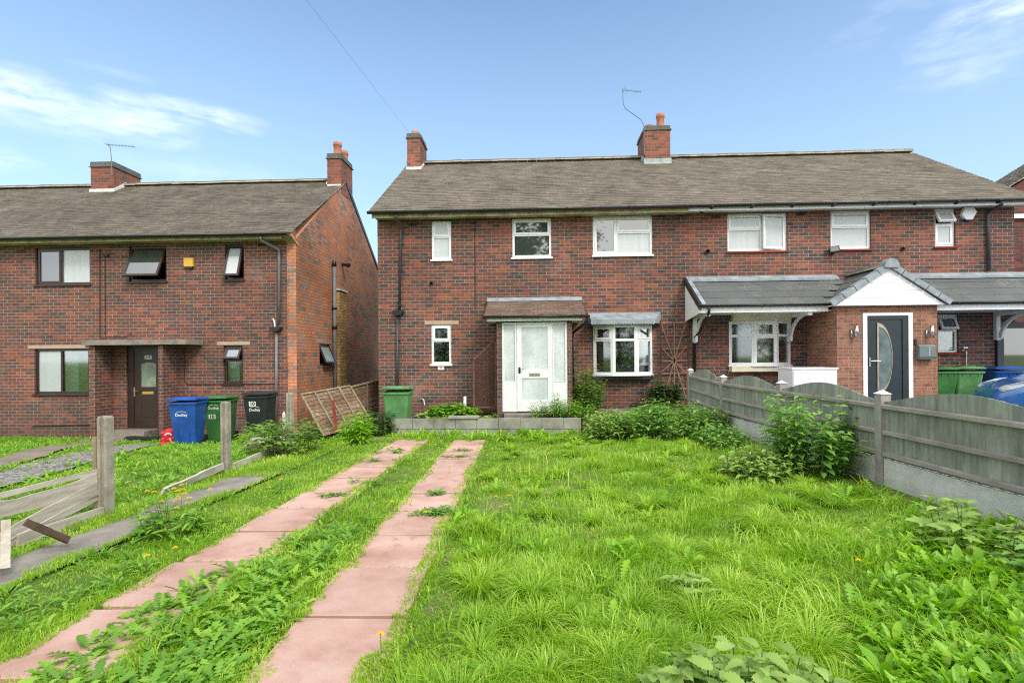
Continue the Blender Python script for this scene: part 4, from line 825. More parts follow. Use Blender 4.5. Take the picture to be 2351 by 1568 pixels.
def slabs(name, cxf, w, y0, y1, step):
    s = MB(); y = y0
    while y < y1:
        L_ = step - .034; cx = cxf(y + L_ / 2) + random.uniform(-.012, .012); a = random.uniform(-.008, .008) - (.032 if name == 'paving_path' else .012) * -1; z = float(G(cx, y + L_ / 2)) + .04 + random.uniform(-.004, .006)
        t1, t2 = random.uniform(-.012, .012), random.uniform(-.014, .014)
        mt_ = Matrix.Translation((cx, y + L_ / 2, z)) @ Matrix.Rotation(a, 4, 'Z') @ Matrix.Rotation(t1 - .02, 4, 'X') @ Matrix.Rotation(t2, 4, 'Y')
        n = len(s.v); hw, hl, c = w / 2, L_ / 2, .008
        ch = [random.choice((.01, .01, .012, .03)) for _ in range(4)]; J = lambda v: v + random.uniform(-.004, .004)
        pts = [(-hw, -hl + ch[0]), (-hw + ch[0], -hl), (J(0), J(-hl)), (hw - ch[1], -hl), (hw, -hl + ch[1]), (J(hw), 0), (hw, hl - ch[2]), (hw - ch[2], hl), (J(0), J(hl)), (-hw + ch[3], hl), (-hw, hl - ch[3]), (J(-hw), 0)]; pi_ = [(a * (1 - c / hw), b * (1 - c / hl)) for a, b in pts]; K = 12
        for zz, pp in ((-.05, pts), (-.006, pts), (0, pi_)): s.v += [tuple(mt_ @ Vector((p[0], p[1], zz))) for p in pp]
        for q in (0, K): s.f += [(n + q + i, n + q + (i + 1) % K, n + q + K + (i + 1) % K, n + q + K + i) for i in range(K)]
        s.f.append(tuple(range(n + 2 * K, n + 3 * K))); y += step
    return struct(name, s, m['pink_slab'])
slabs('paving_path', SL_R, .60, 1.42, 9.3, .695); slabs('paving_path', SL_L, .60, 1.50, 9.2, .695)
# ------------------------------------------------------------------ vegetation tools (numpy)
def np_mesh(name, V, Fq, mat_, parent=None):
    me = bpy.data.meshes.new(name); V = np.asarray(V, np.float32); Fq = np.asarray(Fq, np.int32)
    me.vertices.add(len(V)); me.vertices.foreach_set('co', V.ravel()); k = Fq.shape[1]
    me.loops.add(Fq.size); me.loops.foreach_set('vertex_index', Fq.ravel()); me.polygons.add(len(Fq))
    me.polygons.foreach_set('loop_start', np.arange(0, Fq.size, k, dtype=np.int32)); me.polygons.foreach_set('loop_total', np.full(len(Fq), k, np.int32))
    me.update(calc_edges=True); me.materials.append(mat_); return me
def leaf_template(kind):
    rows, cols = [], (-1, 0, 1)
    if kind == 'ovate': prof = [(0, .03), (.12, .2), (.35, .30), (.6, .24), (.82, .12), (1., .005)]
    elif kind == 'lance': prof = [(0, .03), (.2, .10), (.5, .13), (.8, .08), (1., .005)]
    elif kind == 'dock': prof = [(0, .02), (.18, .025), (.28, .09), (.36, .11), (.44, .15), (.53, .145), (.62, .17), (.72, .15), (.80, .145), (.9, .09), (1., .01)]
    elif kind == 'dandelion': prof = [(0, .015), (.14, .02), (.17, .07), (.24, .02), (.28, .11), (.36, .025), (.40, .14), (.49, .035), (.53, .17), (.62, .05), (.67, .19), (.76, .08), (.82, .16), (.9, .11), (1., .01)]
    elif kind == 'round': prof = [(0, .05), (.15, .3), (.4, .44), (.7, .38), (.9, .2), (1., .02)]
    elif kind == 'nettle': prof = [(0, .03), (.08, .18), (.13, .14), (.2, .27), (.26, .21), (.34, .30), (.41, .23), (.5, .28), (.57, .19), (.67, .21), (.74, .13), (.84, .12), (1., .005)]
    V = []
    for i, (t, w) in enumerate(prof):
        for c in cols: V.append((c * w, t, (abs(c) * w * .35) - .28 * t * t + (.022 * math.sin(i * 2.6 + c) * abs(c) if kind in ('dock', 'dandelion') else 0)))
    F = []
    for i in range(len(prof) - 1):
        for c in (0, 1): a = i * 3 + c; F.append((a, a + 1, a + 4, a + 3))
    return np.array(V), np.array(F)
TPL = {k: leaf_template(k) for k in ('ovate', 'lance', 'dock', 'dandelion', 'round', 'nettle')}
def maple():
    V = [(0, 0, 0)]; F = []; A = [-150, -118, -95, -68, -48, -22, 0, 22, 48, 68, 95, 118, 150]; Rr = [.35, .5, .3, .75, .42, .6, 1., .6, .42, .75, .3, .5, .35]
    for a, r in zip(A, Rr): V.append((r * .55 * math.sin(R(a)), .35 + r * .62 * math.cos(R(a)), -.1 * r * r))
    V.append((0, .35, .03)); c = len(V) - 1
    for i in range(1, 13): F.append((c, i, i + 1, i + 1))
    return np.array(V), np.array([(a, b, d, d) for a, b, d, _ in F])
class Leaves:
    def __init__(s): s.P, s.D, s.N, s.S, s.W = [], [], [], [], []
    def add(s, p, d, n, size, wide=1.): s.P.append(p); s.D.append(d); s.N.append(n); s.S.append(size); s.W.append(wide)
    def mesh(s, name, tpl, mat_):
        T, F = tpl; P = np.array(s.P); D = np.array(s.D, float); N = np.array(s.N, float); Sc = np.array(s.S)[:, None, None]; Wd = np.array(s.W)[:, None]
        D /= np.linalg.norm(D, axis=1)[:, None] + 1e-9; X = np.cross(D, N); X /= np.linalg.norm(X, axis=1)[:, None] + 1e-9; N = np.cross(X, D)
        V = P[:, None, :] + Sc * (T[None, :, 0, None] * (X * Wd)[:, None, :] + T[None, :, 1, None] * D[:, None, :] + T[None, :, 2, None] * N[:, None, :])
        nf = (F[None] + (np.arange(len(P)) * len(T))[:, None, None]).reshape(-1, F.shape[1])
        if F.shape[1] == 4 and (F[:, 2] == F[:, 3]).all(): nf = nf[:, :3]
        return np_mesh(name, V.reshape(-1, 3), nf, mat_)
def value_noise(x, y, s, seed=0):
    def h(i, j): v = np.sin(i * 127.1 + j * 311.7 + seed * 17.3) * 43758.5453; return v - np.floor(v)
    x, y = x * s, y * s; i, j = np.floor(x), np.floor(y); f, g_ = x - i, y - j; f = f * f * (3 - 2 * f); g_ = g_ * g_ * (3 - 2 * g_)
    return (h(i, j) * (1 - f) + h(i + 1, j) * f) * (1 - g_) + (h(i, j + 1) * (1 - f) + h(i + 1, j + 1) * f) * g_
def fbm(x, y, s, seed=0): return .6 * value_noise(x, y, s, seed) + .28 * value_noise(x, y, s * 2.3, seed + 3) + .12 * value_noise(x, y, s * 5.1, seed + 7)
def in_slab(x, y, pad=0.):
    wob = (.10 * (value_noise(x, y, 3.1, 5) - .3) + .07 * (value_noise(x, y, 11., 6) - .4)) + pad + .015
    a = (np.abs(x - (-1.0 - .032 * (y - 2.4))) < .275 - wob) & (y < 9.3); b = (np.abs(x - (-2.24 - .012 * (y - 2.4))) < .275 - wob) & (y < 9.1)
    return a | b
def zone(x, y):      # 0..1 how much growth the place carries
    k = np.ones_like(x)
    k[in_slab(x, y)] = 0
    p = (np.abs(x - (-3.60 - .012 * (y - 4))) < .20 + .22 * (value_noise(x, y, 2.6, 2) - .5)) & (y < 6.4 + x * 0); k[p] = 0.0
    k[(x > 3.62)] = 0; k[(y > 12.8)] = 0
    k[(x > -2.95) & (x < 3.7) & (y > 10.55)] = 0
    # rear path and gravel in the left-hand garden
    cen = np.interp(y, [6.4, 8, 10.8, 12.6], [-7.9, -8.25, -9.95, -10.5]); k[(x < -7) & (y > 6) & (np.abs(x - cen) < .36 + .12 * (value_noise(x, y, 3., 4) - .5))] *= .03
    cen = np.interp(y, [5.6, 6.9, 8.7, 10.9], [-6.85, -7.0, -7.45, -8.45]); gr = (x < -5.9) & (y > 5) & (y < 11.3) & (np.abs(x - cen) < .38 + .35 * (value_noise(x, y, 1.8, 4) - .5)); k[gr] *= .06
    bare = fbm(x, y, .9, 9); k *= np.where((bare < .33) & (y > 2.5), .6, 1.)
    return k
def scatter(n, ymin, ymax, dens_pow=2., xl=-1.12, xr=1.12):
    # depth chosen so that nearer ground gets more plants per square metre
    u = RNG.random(n); a, b = ymin ** (2 - dens_pow) if dens_pow != 2 else math.log(ymin), ymax ** (2 - dens_pow) if dens_pow != 2 else math.log(ymax)
    y = np.exp(a + (b - a) * u) if dens_pow == 2 else (a + (b - a) * u) ** (1 / (2 - dens_pow))
    x = (xl + (xr - xl) * RNG.random(n)) * (y + .5); return x, y
def blades(name, n, ymin, ymax, hmin, hmax, wid, dens=2., mask=None, label='grass', seed=0, matn='grass', hfun=None, lean_=.5, tufts=0):
    x, y = scatter(tufts or n, ymin, ymax, dens); ta = None
    if tufts:
        ok = RNG.random(len(x)) < mask(x, y) * zone(x, y); x, y = x[ok], y[ok]; mask = None; per = n // max(len(x), 1); sz = np.repeat(RNG.uniform(.55, 1.25, len(x)), per); x, y = np.repeat(x, per), np.repeat(y, per); n = len(x)
        ta = RNG.random(n) * 6.283; r = .055 * np.sqrt(RNG.random(n)) * sz; x = x + np.cos(ta) * r; y = y + np.sin(ta) * r; hfun = None
    k = zone(x, y) if name != 'joint_moss' else np.ones_like(x)
    if mask is not None: k = k * mask(x, y)
    keep = RNG.random(n) < k; x, y = x[keep], y[keep]; n = len(x)
    if ta is not None: ta = ta[keep]; sz = sz[keep]
    tuft = fbm(x, y, 2.4, 21 + seed); h = hmin + (hmax - hmin) * np.clip((tuft - .3) / .4, 0, 1) * RNG.uniform(.45, 1.1, n)
    if hfun is not None: h = h * hfun(x, y)
    h = h if ta is None else sz * RNG.uniform(hmin, hmax, n)
    edge = in_slab(x, y, -.14); h = np.where(edge, h * .6, h)
    z = G(x, y) - .01 + np.where(in_slab(x, y, -.16) | (np.abs(x - (-3.6 - .012 * (y - 4))) < .3), .045, 0.); a = (fbm(x, y, 1.7, 40 + seed) * 4 * np.pi) + RNG.normal(0, .9, n)
    if ta is not None: a = ta + RNG.normal(0, .35, n)
    le = RNG.uniform(.15, 1., n) * lean_ * 2; wd = wid * (.6 + .8 * RNG.random(n)) * (1 + y * .13)
    fa = a + np.pi / 2 + RNG.normal(0, .5, n); ca, sa = np.cos(a), np.sin(a); wx, wy = np.cos(fa) * wd, np.sin(fa) * wd
    T = [(0., 0., 1.), (.38, .10, .95), (.72, .42, .7), (1., 1., 0.)]
    V = np.zeros((n, 7, 3)); q = 0
    for t, b, w_ in T:
        hz = h * (t - .38 * b * le * t); hx = x + ca * le * b * h * .8; hy = y + sa * le * b * h * .8
        if w_ > 0:
            V[:, q, 0], V[:, q, 1], V[:, q, 2] = hx - wx * w_, hy - wy * w_, z + hz; V[:, q + 1, 0], V[:, q + 1, 1], V[:, q + 1, 2] = hx + wx * w_, hy + wy * w_, z + hz; q += 2
        else: V[:, q, 0], V[:, q, 1], V[:, q, 2] = hx, hy, z + hz
    F = np.array([(0, 1, 3), (0, 3, 2), (2, 3, 5), (2, 5, 4), (4, 5, 6)]); F = (F[None] + (np.arange(n) * 7)[:, None, None]).reshape(-1, 3)
    o = bpy.data.objects.new(name, np_mesh(name, V.reshape(-1, 3), F, m[matn])); COL.objects.link(o); o['kind'] = 'stuff'; o['label'] = label; o['category'] = 'grass'
    return o
def joint(x, y):
    out = np.zeros_like(x)
    for y0, f in ((1.42, SL_R), (1.50, SL_L)):
        q = (y - y0 + .017) / .695; d = np.abs(q - np.round(q)) * .695; out = np.maximum(out, (d < .02) * (np.abs(x - f(y)) < .3) * (value_noise(x, y, 5., 12) > .35))
    return out * 1.
def near_edge(x, y):
    d = np.minimum(np.abs(np.abs(x - SL_R(y)) - .3), np.abs(np.abs(x - SL_L(y)) - .3)); d = np.minimum(d, np.abs(np.abs(x - PATHX(y)) - .22)); return (d < .07) * (y < 9.3) * 1.
def yard_h(x, y):      # long grass on the lawn, trodden and short elsewhere
    k = np.where(x > -.6, 1., .5); k = np.where(x < -2.5, .55, k); k = np.where((x > -.6) & (x < .6) & (y > 5), .6, k); return k
blades('grass', 260000, 1.9, 12.9, .04, .17, .0019, 1.75, label='long bright green grass covering the front garden and growing round the pink slabs', hfun=yard_h)
blades('short_grass', 110000, 1.9, 12.9, .03, .07, .0021, 1.7, label='short yellow-green turf filling in between the taller grass and weeds', seed=31, lean_=.6)
blades('joint_moss', 60000, 1.9, 9.2, .03, .05, .002, 1.9, mask=joint, label='short moss and grass blades growing in the joints between the pink slabs', seed=13, lean_=.7)
blades('edge_grass', 90000, 1.9, 9.4, .05, .13, .002, 1.9, mask=near_edge, label='ragged grass fringe spilling over the edges of the slabs and the concrete path', seed=9, lean_=.8)
blades('tall_grass', 26000, 1.9, 8., .12, .30, .0027, 1.8, mask=lambda x, y: ((fbm(x, y, 1.3, 77) > .53) & (x > -.55)) * 1., label='taller arching grass tufts standing in the right-hand lawn', seed=5, lean_=.95)
lawn = lambda x, y: ((x > SL_R(y) + .36) & (x < 3.5) & ((x < 1.15 + (y - 2.) * .62) | (y > 5.))) * np.where(fbm(x, y, 1.1, 83) > .46, .9, .2)
blades('grass_tufts', 42000, 1.9, 10.3, .09, .20, .0024, 1.75, mask=lawn, label='arching clumps of longer grass spread over the right-hand lawn', seed=41, lean_=.95, tufts=1000)
def weeds(name, n, ymin, ymax, tpl, size, matn, label, mask, leaves=(6, 10), up=(.25, .9), dens=1.8, cat='weeds', big=None):
    x, y = scatter(n, ymin, ymax, dens); k = mask(x, y); keep = RNG.random(n) < k; x, y = x[keep], y[keep]; L = Leaves()
    for px, py in zip(x, y):
        z = float(G(px, py)) + .01; nl = random.randint(*leaves); s0 = random.uniform(*size) * (1 if big is None else big(px, py)); a0 = random.random() * 6.3
        for i in range(nl):
            a = a0 + i * 2.4 + random.gauss(0, .25); e = random.uniform(*up); d = (math.cos(a) * math.cos(e), math.sin(a) * math.cos(e), math.sin(e)); nn = (-math.cos(a) * math.sin(e), -math.sin(a) * math.sin(e), math.cos(e))
            nn = (nn[0] + random.gauss(0, .25), nn[1] + random.gauss(0, .25), nn[2]); L.add((px + .01 * math.cos(a), py + .01 * math.sin(a), z + random.uniform(0, .03)), d, nn, s0 * random.uniform(.6, 1.15), random.uniform(.65, 1.1))
    o = bpy.data.objects.new(name, L.mesh(name, TPL[tpl], m[matn])); COL.objects.link(o); o['kind'] = 'stuff'; o['label'] = label; o['category'] = cat; return o
def notpath(x, y): return (~in_slab(x, y, .02)) & ~((np.abs(x - (-3.6 - .012 * (y - 4))) < .2) & (y < 8))
MID = lambda x, y: ((x > SL_L(y) - .02) & (x < SL_R(y) - .25)); 
def m_mid(x, y):
    near = MID(x, y) & (x < SL_R(y) - .36) & (notpath(x, y) | ((x > SL_L(y) + .02) & (y < 3.35))); return near * np.where(y < 4.5, .75, .4) * np.where(fbm(x, y, 2.1, 91) > .42, 1., .35)
weeds('weeds', 9500, 1.9, 9.5, 'dandelion', (.05, .135), 'weed', 'jagged dandelion leaves crowding the strip between the two rows of pink slabs', m_mid, big=lambda x, y: 1.15 if y < 4 else .8)
weeds('weeds', 160, 1.9, 5.5, 'dock', (.06, .10), 'dock', 'broad light green leaves among the dandelions between the slab rows', m_mid, leaves=(3, 6), up=(.6, 1.35))
jw = [(1000, 1135), (1030, 1180), (985, 1183), (1015, 1178), (850, 1060), (1045, 1050), (880, 1040), (760, 1140), (830, 1110), (905, 1035), (1060, 1035)]
L = Leaves()
for px, py in jw:
    d = ray(px, py); z = -.1
    for _ in range(20): t_ = (z + .04 - CAMZ) / d[2]; x, y = d[0] * t_, d[1] * t_; z = float(G(x, y))
    for q in range(4):
        xx, yy = x + random.gauss(0, .1), y + random.gauss(0, .03)
        for i in range(9):
            a = i * 2.4 + random.random(); e = random.uniform(.1, .7); L.add((xx, yy, z + .05), (math.cos(a) * math.cos(e), math.sin(a) * math.cos(e), math.sin(e)), (random.gauss(0, .3), random.gauss(0, .3), 1), random.uniform(.06, .12), .9)
o = bpy.data.objects.new('weeds', L.mesh('weeds', TPL['dandelion'], m['nettle'])); COL.objects.link(o); o['kind'] = 'stuff'; o['label'] = 'dark dandelion rosettes rooted in the joints of the pink slabs'; o['category'] = 'weeds'
def m_left(x, y):
    b = (x < SL_L(y) - .3) & (x > -5.2) & notpath(x, y); return b * np.where(fbm(x, y, 1.6, 31) > .47, .8, .18)
weeds('weeds', 5000, 1.9, 11.5, 'dandelion', (.04, .10), 'weed', 'low dandelion leaves left of the slabs beside the thin concrete path', m_left)
def m_far(x, y): b = (x < -4.3) & (y > 5); return b * zone(x, y) * .8
weeds('weeds', 9000, 5., 12.9, 'lance', (.05, .11), 'weed', 'leafy low weeds covering the neighbouring garden behind the broken fence', m_far, leaves=(5, 9), up=(.3, 1.2), dens=1.2)
def m_dock(x, y):
    d = x - (1.15 + (y - 2.) * .62); return ((d > 0) & (y < 5.2) & (x < 3.9)) * np.clip(d * 1.3, 0, 1) * np.clip((5.2 - y) / 1.5, 0, 1) * np.where(fbm(x, y, 1.9, 51) > .45, .8, .15)
weeds('weeds', 5200, 1.8, 5.4, 'dock', (.08, .15), 'dock', 'dense broad glossy dock leaves filling the lower right corner of the lawn', m_dock, leaves=(5, 8), up=(.7, 1.45))
weeds('weeds', 2600, 1.8, 5.4, 'dandelion', (.08, .16), 'dock', 'toothed leaves mixed among the docks in the lower right corner', m_dock, leaves=(5, 8), up=(.4, 1.35))
def m_lawn(x, y): return ((x > SL_R(y) + .3) & (x < 3.6) & (y < 10.4)) * np.where(fbm(x, y, 1.5, 61) > .62, .35, .03)
weeds('weeds', 3600, 1.9, 10.4, 'dandelion', (.09, .17), 'dock', 'scattered dandelion and dock rosettes in the right-hand lawn', m_lawn, up=(.3, 1.1))
def m_wall(x, y): return ((x > -2.9) & (x < 2.2) & (y > 9.6) & (y < 10.5)) * .8
weeds('weeds', 1100, 9.5, 10.6, 'dandelion', (.08, .19), 'dock', 'bright leafy weeds growing along the foot of the grey block wall', m_wall, up=(.5, 1.3), dens=0.)
def m_terr(x, y): return ((x > -2.75) & (x < 3.6) & (y > 11.) & (y < 12.7) & ~((x > -.9) & (x < .95))) * np.where(fbm(x, y, 1.2, 71) > .4, .9, .3)
o = weeds('weeds', 1700, 10.9, 12.8, 'round', (.07, .14), 'nettle_pale', 'small leafy weeds on the raised bed against the house wall', m_terr, dens=0.); o.location.z = .24
# individual leafy plants ------------------------------------------------
def stem_plant(name, label, cat, loc, stems, h, spread, tpl, leafsize, matn, group=None, pairs=None, droop=.0, top=True, lean_=.25, tplarr=None, fill=0):
    t = thing(name, label, cat, loc, 0, group); st = MB(); L = Leaves()
    for k in range(stems):
        a = random.random() * 6.3; r = spread[0] * math.sqrt(random.random()); bx, by = r * math.cos(a), r * math.sin(a) * spread[1] / spread[0]; edge = r / spread[0]
        hh = h * random.uniform(.6, 1.0) * (1 - .45 * edge ** 2); b0 = Vector((bx, by, 0)); out = Vector((bx, by, 0)) / max(spread[0], .01) * lean_ * hh + Vector((random.gauss(0, .06), random.gauss(0, .06), 0)) * hh
        zf = float(G(loc[0] + bx, loc[1] + by)) - float(G(loc[0], loc[1])); b0.z += zf
        pts = [b0 + out * (q ** 1.4) + Vector((0, 0, hh * q)) for q in (0, .33, .66, 1.)]; st.tube(pts, [.006, .005, .004, .002], 4, False)
        n = pairs or max(3, int(hh / .075))
        for i in range(n):
            q = (.18 + .82 * (i + 1) / n); p = b0 + out * (q ** 1.4) + Vector((0, 0, hh * q)); az = a + i * 1.57 + random.gauss(0, .3); s = leafsize * (1.15 - .75 * abs(q - .55)) * random.uniform(.75, 1.2)
            for d2 in (0, math.pi):
                e = random.uniform(-.15, .45) - droop; d = (math.cos(az + d2) * math.cos(e), math.sin(az + d2) * math.cos(e), math.sin(e)); nn = (random.gauss(0, .2) - .3 * math.cos(az + d2) * math.sin(e), random.gauss(0, .2), 1)
                L.add(tuple(p + Vector(d) * .02), d, nn, s)
    for k in range(fill):
        a = random.random() * 6.3; r = spread[0] * math.sqrt(random.random()) * .95; x, y = r * math.cos(a), r * math.sin(a) * spread[1] / spread[0]; z = h * random.random() ** .7 * (.8 - .5 * (r / spread[0]) ** 2); az = random.random() * 6.3; e = random.uniform(-.3, .5)
        L.add((x, y, z), (math.cos(az) * math.cos(e), math.sin(az) * math.cos(e), math.sin(e)), (random.gauss(0, .3), random.gauss(0, .3), 1), leafsize * random.uniform(.6, 1.1))
    part('stems', st, m['stem'], t, local=True)
    o = bpy.data.objects.new('foliage', L.mesh('foliage', tplarr or TPL[tpl], m[matn])); put(o, t, False); return t
MAPLE = maple()
def gz(x, y): return float(G(x, y))
# nettle bank in the back corner against the fence
stem_plant('nettle_patch', 'largest bank of dark nettles in the back corner beside the grey fence', 'nettles', (2.45, 10.0, gz(2.45, 10.0)), 190, .74, (1.2, .8), 'nettle', .11, 'nettle', 'nettles in the front garden', fill=500)
stem_plant('nettle_patch', 'yellowish nettle clump just right of the end of the block wall', 'nettles', (1.42, 9.9, gz(1.4, 9.9)), 80, .62, (.48, .5), 'nettle', .10, 'nettle_pale', 'nettles in the front garden', fill=250)
stem_plant('nettle_patch', 'low nettles between the back corner bank and the tall bush on the fence', 'nettles', (3.1, 8.7, gz(3.05, 8.6)), 60, .38, (.4, .7), 'nettle', .10, 'nettle', 'nettles in the front garden', fill=180)
stem_plant('leafy_bush', 'tall dark green leafy bush leaning on the middle of the grey fence', 'bush', (3.38, 6.5, gz(3.3, 6.6)), 34, 1.25, (.36, .5), 'ovate', .12, 'nettle', None, pairs=13, fill=110, lean_=.25)
stem_plant('nettle_patch', 'pale nettle clump in front of the tall bush beside the lawn', 'nettles', (2.75, 6.4, gz(2.5, 6.3)), 80, .42, (.42, .42), 'nettle', .10, 'nettle_pale', 'nettles in the front garden', fill=200)
stem_plant('nettle_patch', 'large-leaved pale nettles closest to the viewer at the bottom edge', 'nettles', (.80, 2.0, -.07), 60, .34, (.36, .22), 'nettle', .10, 'nettle_pale', 'nettles in the front garden', pairs=6, fill=60)
stem_plant('nettle_patch', 'few nettle leaves poking out of the middle of the long lawn grass', 'nettles', (.97, 3.1, -.07), 7, .2, (.14, .12), 'nettle', .08, 'nettle_pale', 'nettles in the front garden', pairs=4)
stem_plant('bramble', 'pale lobed leaves of a sapling against the fence at the right edge of the lawn', 'shrub', (3.25, 3.95, gz(3.2, 4)), 14, .42, (.35, .4), 'round', .15, 'nettle_pale', tplarr=MAPLE, pairs=5)
stem_plant('nettle_patch', 'dark green nettles at the right frame edge below the fence', 'nettles', (3.35, 3.3, gz(3.3, 3.3)), 40, .34, (.35, .3), 'nettle', .11, 'nettle', 'nettles in the front garden', fill=90)
stem_plant('sycamore_sapling', 'young sycamore with lobed leaves growing over the last concrete post on the left', 'sapling', (-4.15, 8.35, gz(-4.1, 8.3)), 26, .75, (.5, .4), 'round', .19, 'sycamore', tplarr=MAPLE, pairs=6)
stem_plant('leafy_weed', 'bright yellow-green weed in front of the leaning fence panel', 'weed', (-3.3, 9.5, gz(-3.3, 9.5)), 22, .78, (.22, .22), 'lance', .17, 'dock', pairs=8)
stem_plant('dark_weed', 'dark leafy undergrowth between the leaning panel and the green bin', 'weed', (-3.35, 10.9, gz(-3.3, 10.9)), 60, .62, (.55, .45), 'lance', .15, 'dark_leaf', pairs=6, fill=150)
stem_plant('climbing_shrub', 'shrub climbing beside the porch between the black pipe and the bay window', 'shrub', (1.28, 12.2, .0), 54, 1.35, (.28, .22), 'round', .13, 'sycamore', tplarr=MAPLE, pairs=12, fill=260)
stem_plant('porch_shrub', 'feathery green shrub growing in front of the porch door step', 'shrub', (.62, 11.35, .0), 70, .62, (.6, .22), 'lance', .10, 'weed', pairs=9, fill=200, lean_=.5)
stem_plant('ivy_branch', 'dark green leafy branch between the bay window and the fan trellis', 'shrub', (3.2, 12.5, .1), 26, .95, (.35, .1), 'round', .10, 'dark_leaf', pairs=9, fill=60)
stem_plant('bed_shrub', 'low leafy growth in the raised bed left of the white waste pipe', 'shrub', (-1.95, 12.0, .0), 70, .36, (.62, .3), 'round', .10, 'weed', pairs=5, fill=200)
stem_plant('willowherb', 'leafy tall weed beside the black bin', 'weed', (-5.75, 10.4, gz(-5.7, 10.4)), 22, .5, (.3, .25), 'lance', .16, 'weed', pairs=7)
stem_plant('dark_weed', 'dark nettles behind the narrow gap between the two houses', 'weed', (-4.9, 11.6, gz(-4.9, 11.6)), 30, .35, (.5, .3), 'ovate', .13, 'dark_leaf', pairs=4, fill=50)
# dandelions: stalks with yellow heads
def flower_mesh():
    f = MB(); 
    for k, (r, z) in enumerate(((.018, 0.), (.013, .006), (.007, .010))):
        n = 12
        for i in range(n): a = 2 * math.pi * (i + k * .3) / n; b = a + .34; f.face((0, 0, z - .004), (r * math.cos(a), r * math.sin(a), z), (r * 1.05 * math.cos((a + b) / 2), r * 1.05 * math.sin((a + b) / 2), z + .002), (r * math.cos(b), r * math.sin(b), z))
    return f
def dandelion_proto():
    t = thing('dandelion', 'proto', 'flower', (0, 0, 0)); s = MB(); s.tube([(0, 0, 0), (.012, .004, .5), (.02, 0, 1.)], .0022, 4); part('stalk', s, m['stem'], t, local=True)
    p = part('flower_head', flower_mesh(), m['petal_yellow'], t, local=True); return t
spots = [(1115, 1050), (1180, 1052), (1210, 1082), (1230, 1110), (1135, 1140), (1168, 1146), (1150, 1160), (1162, 1158), (1255, 1032), (790, 985), (820, 1005), (905, 1000), (960, 1045), (1082, 1040), (1030, 1072), (1064, 1120), (1042, 1118),
         (1978, 1288), (905, 1160), (975, 1170), (940, 1142), (1600, 1040), (1520, 1035), (1395, 1020), (60, 1120), (20, 1145), (560, 1005), (650, 1100), (620, 1118), (985, 965), (1070, 960), (700, 1035), (860, 1060), (1330, 1010), (1100, 1085), (1000, 1055), (880, 1475), (330, 1285), (395, 1270)]
proto = dandelion_proto(); first = True
where = lambda px, py: 'on the left verge' if px < 800 else ('by the slabs' if px < 1100 else 'in the lawn right of the slabs')
for px, py in spots:
    d = ray(px, py); z = -.1
    for _ in range(20): t_ = (z + .12 - CAMZ) / d[2]; x, y = d[0] * t_, d[1] * t_; z = gz(x, y)
    h = random.uniform(.09, .16)
    if first: r_ = proto; first = False; ch = list(proto.children)
    else:
        r_ = proto.copy(); COL.objects.link(r_); ch = []
        for c in proto.children: c2 = c.copy(); COL.objects.link(c2); c2.parent = r_; ch.append(c2)
    r_.location = (x, y, z); r_.rotation_euler = (0, 0, random.random() * 6); r_['group'] = 'yellow dandelions dotted over the grass'
    r_['label'] = 'small yellow dandelion flower on a thin stalk ' + where(px, py)
    for c in ch:
        if c.name.startswith('stalk'): c.scale = (1, 1, h / 1.)
        else: c.location = (.02, 0, h)
rw = stem_plant('hawkweed', 'wiry plant with clustered yellow flower heads beside the thin concrete path', 'flower', (-3.1, 4.25, gz(-3.1, 4.2)), 30, .36, (.2, .2), 'lance', .10, 'weed', pairs=4, lean_=.4)
fm_ = MB(); fl0 = flower_mesh()
for i in range(15):
    x, y, z = random.gauss(0, .13), random.gauss(0, .10), random.uniform(.24, .42); n = len(fm_.v); fm_.v += [(a * 1.1 + x, b * 1.1 + y, c + z) for a, b, c in fl0.v]; fm_.f += [tuple(k + n for k in f) for f in fl0.f]
part('flower_heads', fm_, m['petal_yellow'], rw, local=True)
# ------------------------------------------------------------------ trees on the far side of the street (behind the camera, seen in the windows)
def tree(x, y, h, r, label, nl=9000, low=.3):
    t = thing('tree', label, 'tree', (x, y, -.1), 0, 'street trees reflected in the windows'); k = MB()
    k.tube([(0, 0, 0), (.05, 0, h * .3), (-.05, .1, h * .6), (0, 0, h * .92)], [.22, .17, .1, .03], 8)
    for i in range(9): a = i * 2.4; z = h * (.3 + .06 * i); k.tube([(0, 0, z), (r * .4 * math.cos(a), r * .4 * math.sin(a), z + r * .35), (r * .8 * math.cos(a), r * .8 * math.sin(a), z + r * .6)], [.07, .045, .015], 5)
    part('trunk', k, m['bark'], t, local=True); L = Leaves(); cl = [(random.gauss(0, r * .42), random.gauss(0, r * .42), h * random.uniform(low, .95)) for _ in range(60)]
    for i in range(nl):
        c = random.choice(cl); p = (c[0] + random.gauss(0, .5), c[1] + random.gauss(0, .5), c[2] + random.gauss(0, .45)); a = random.random() * 6.3; e = random.uniform(-.6, .6)
        L.add(p, (math.cos(a), math.sin(a), e), (random.gauss(0, .5), random.gauss(0, .5), 1), random.uniform(.22, .36))
    o = bpy.data.objects.new('crown', L.mesh('crown', TPL['ovate'], m['tree_leaf'])); put(o, t, False)
tree(-1.5, -9.5, 12.5, 2.3, 'tall leafy tree across the street, reflected in the upstairs windows'); tree(2.2, -11, 13, 2.2, 'second leafy tree across the street behind the viewer'); tree(-9, -10, 8, 2.4, 'smaller leafy tree across the street further left')
for k, x in enumerate((-20, -14.5, -5.5, 6.5, 12, 18, 25)): tree(x, -13 - (k % 2), 6.5 + (k % 3), 3.0, ('outermost', 'second', 'third', 'fourth', 'fifth', 'sixth', 'last')[k] + ' tree of the unseen row added behind the viewer counted from the left', 3500, .12)  # row added out of view to block the bright horizon in window reflections
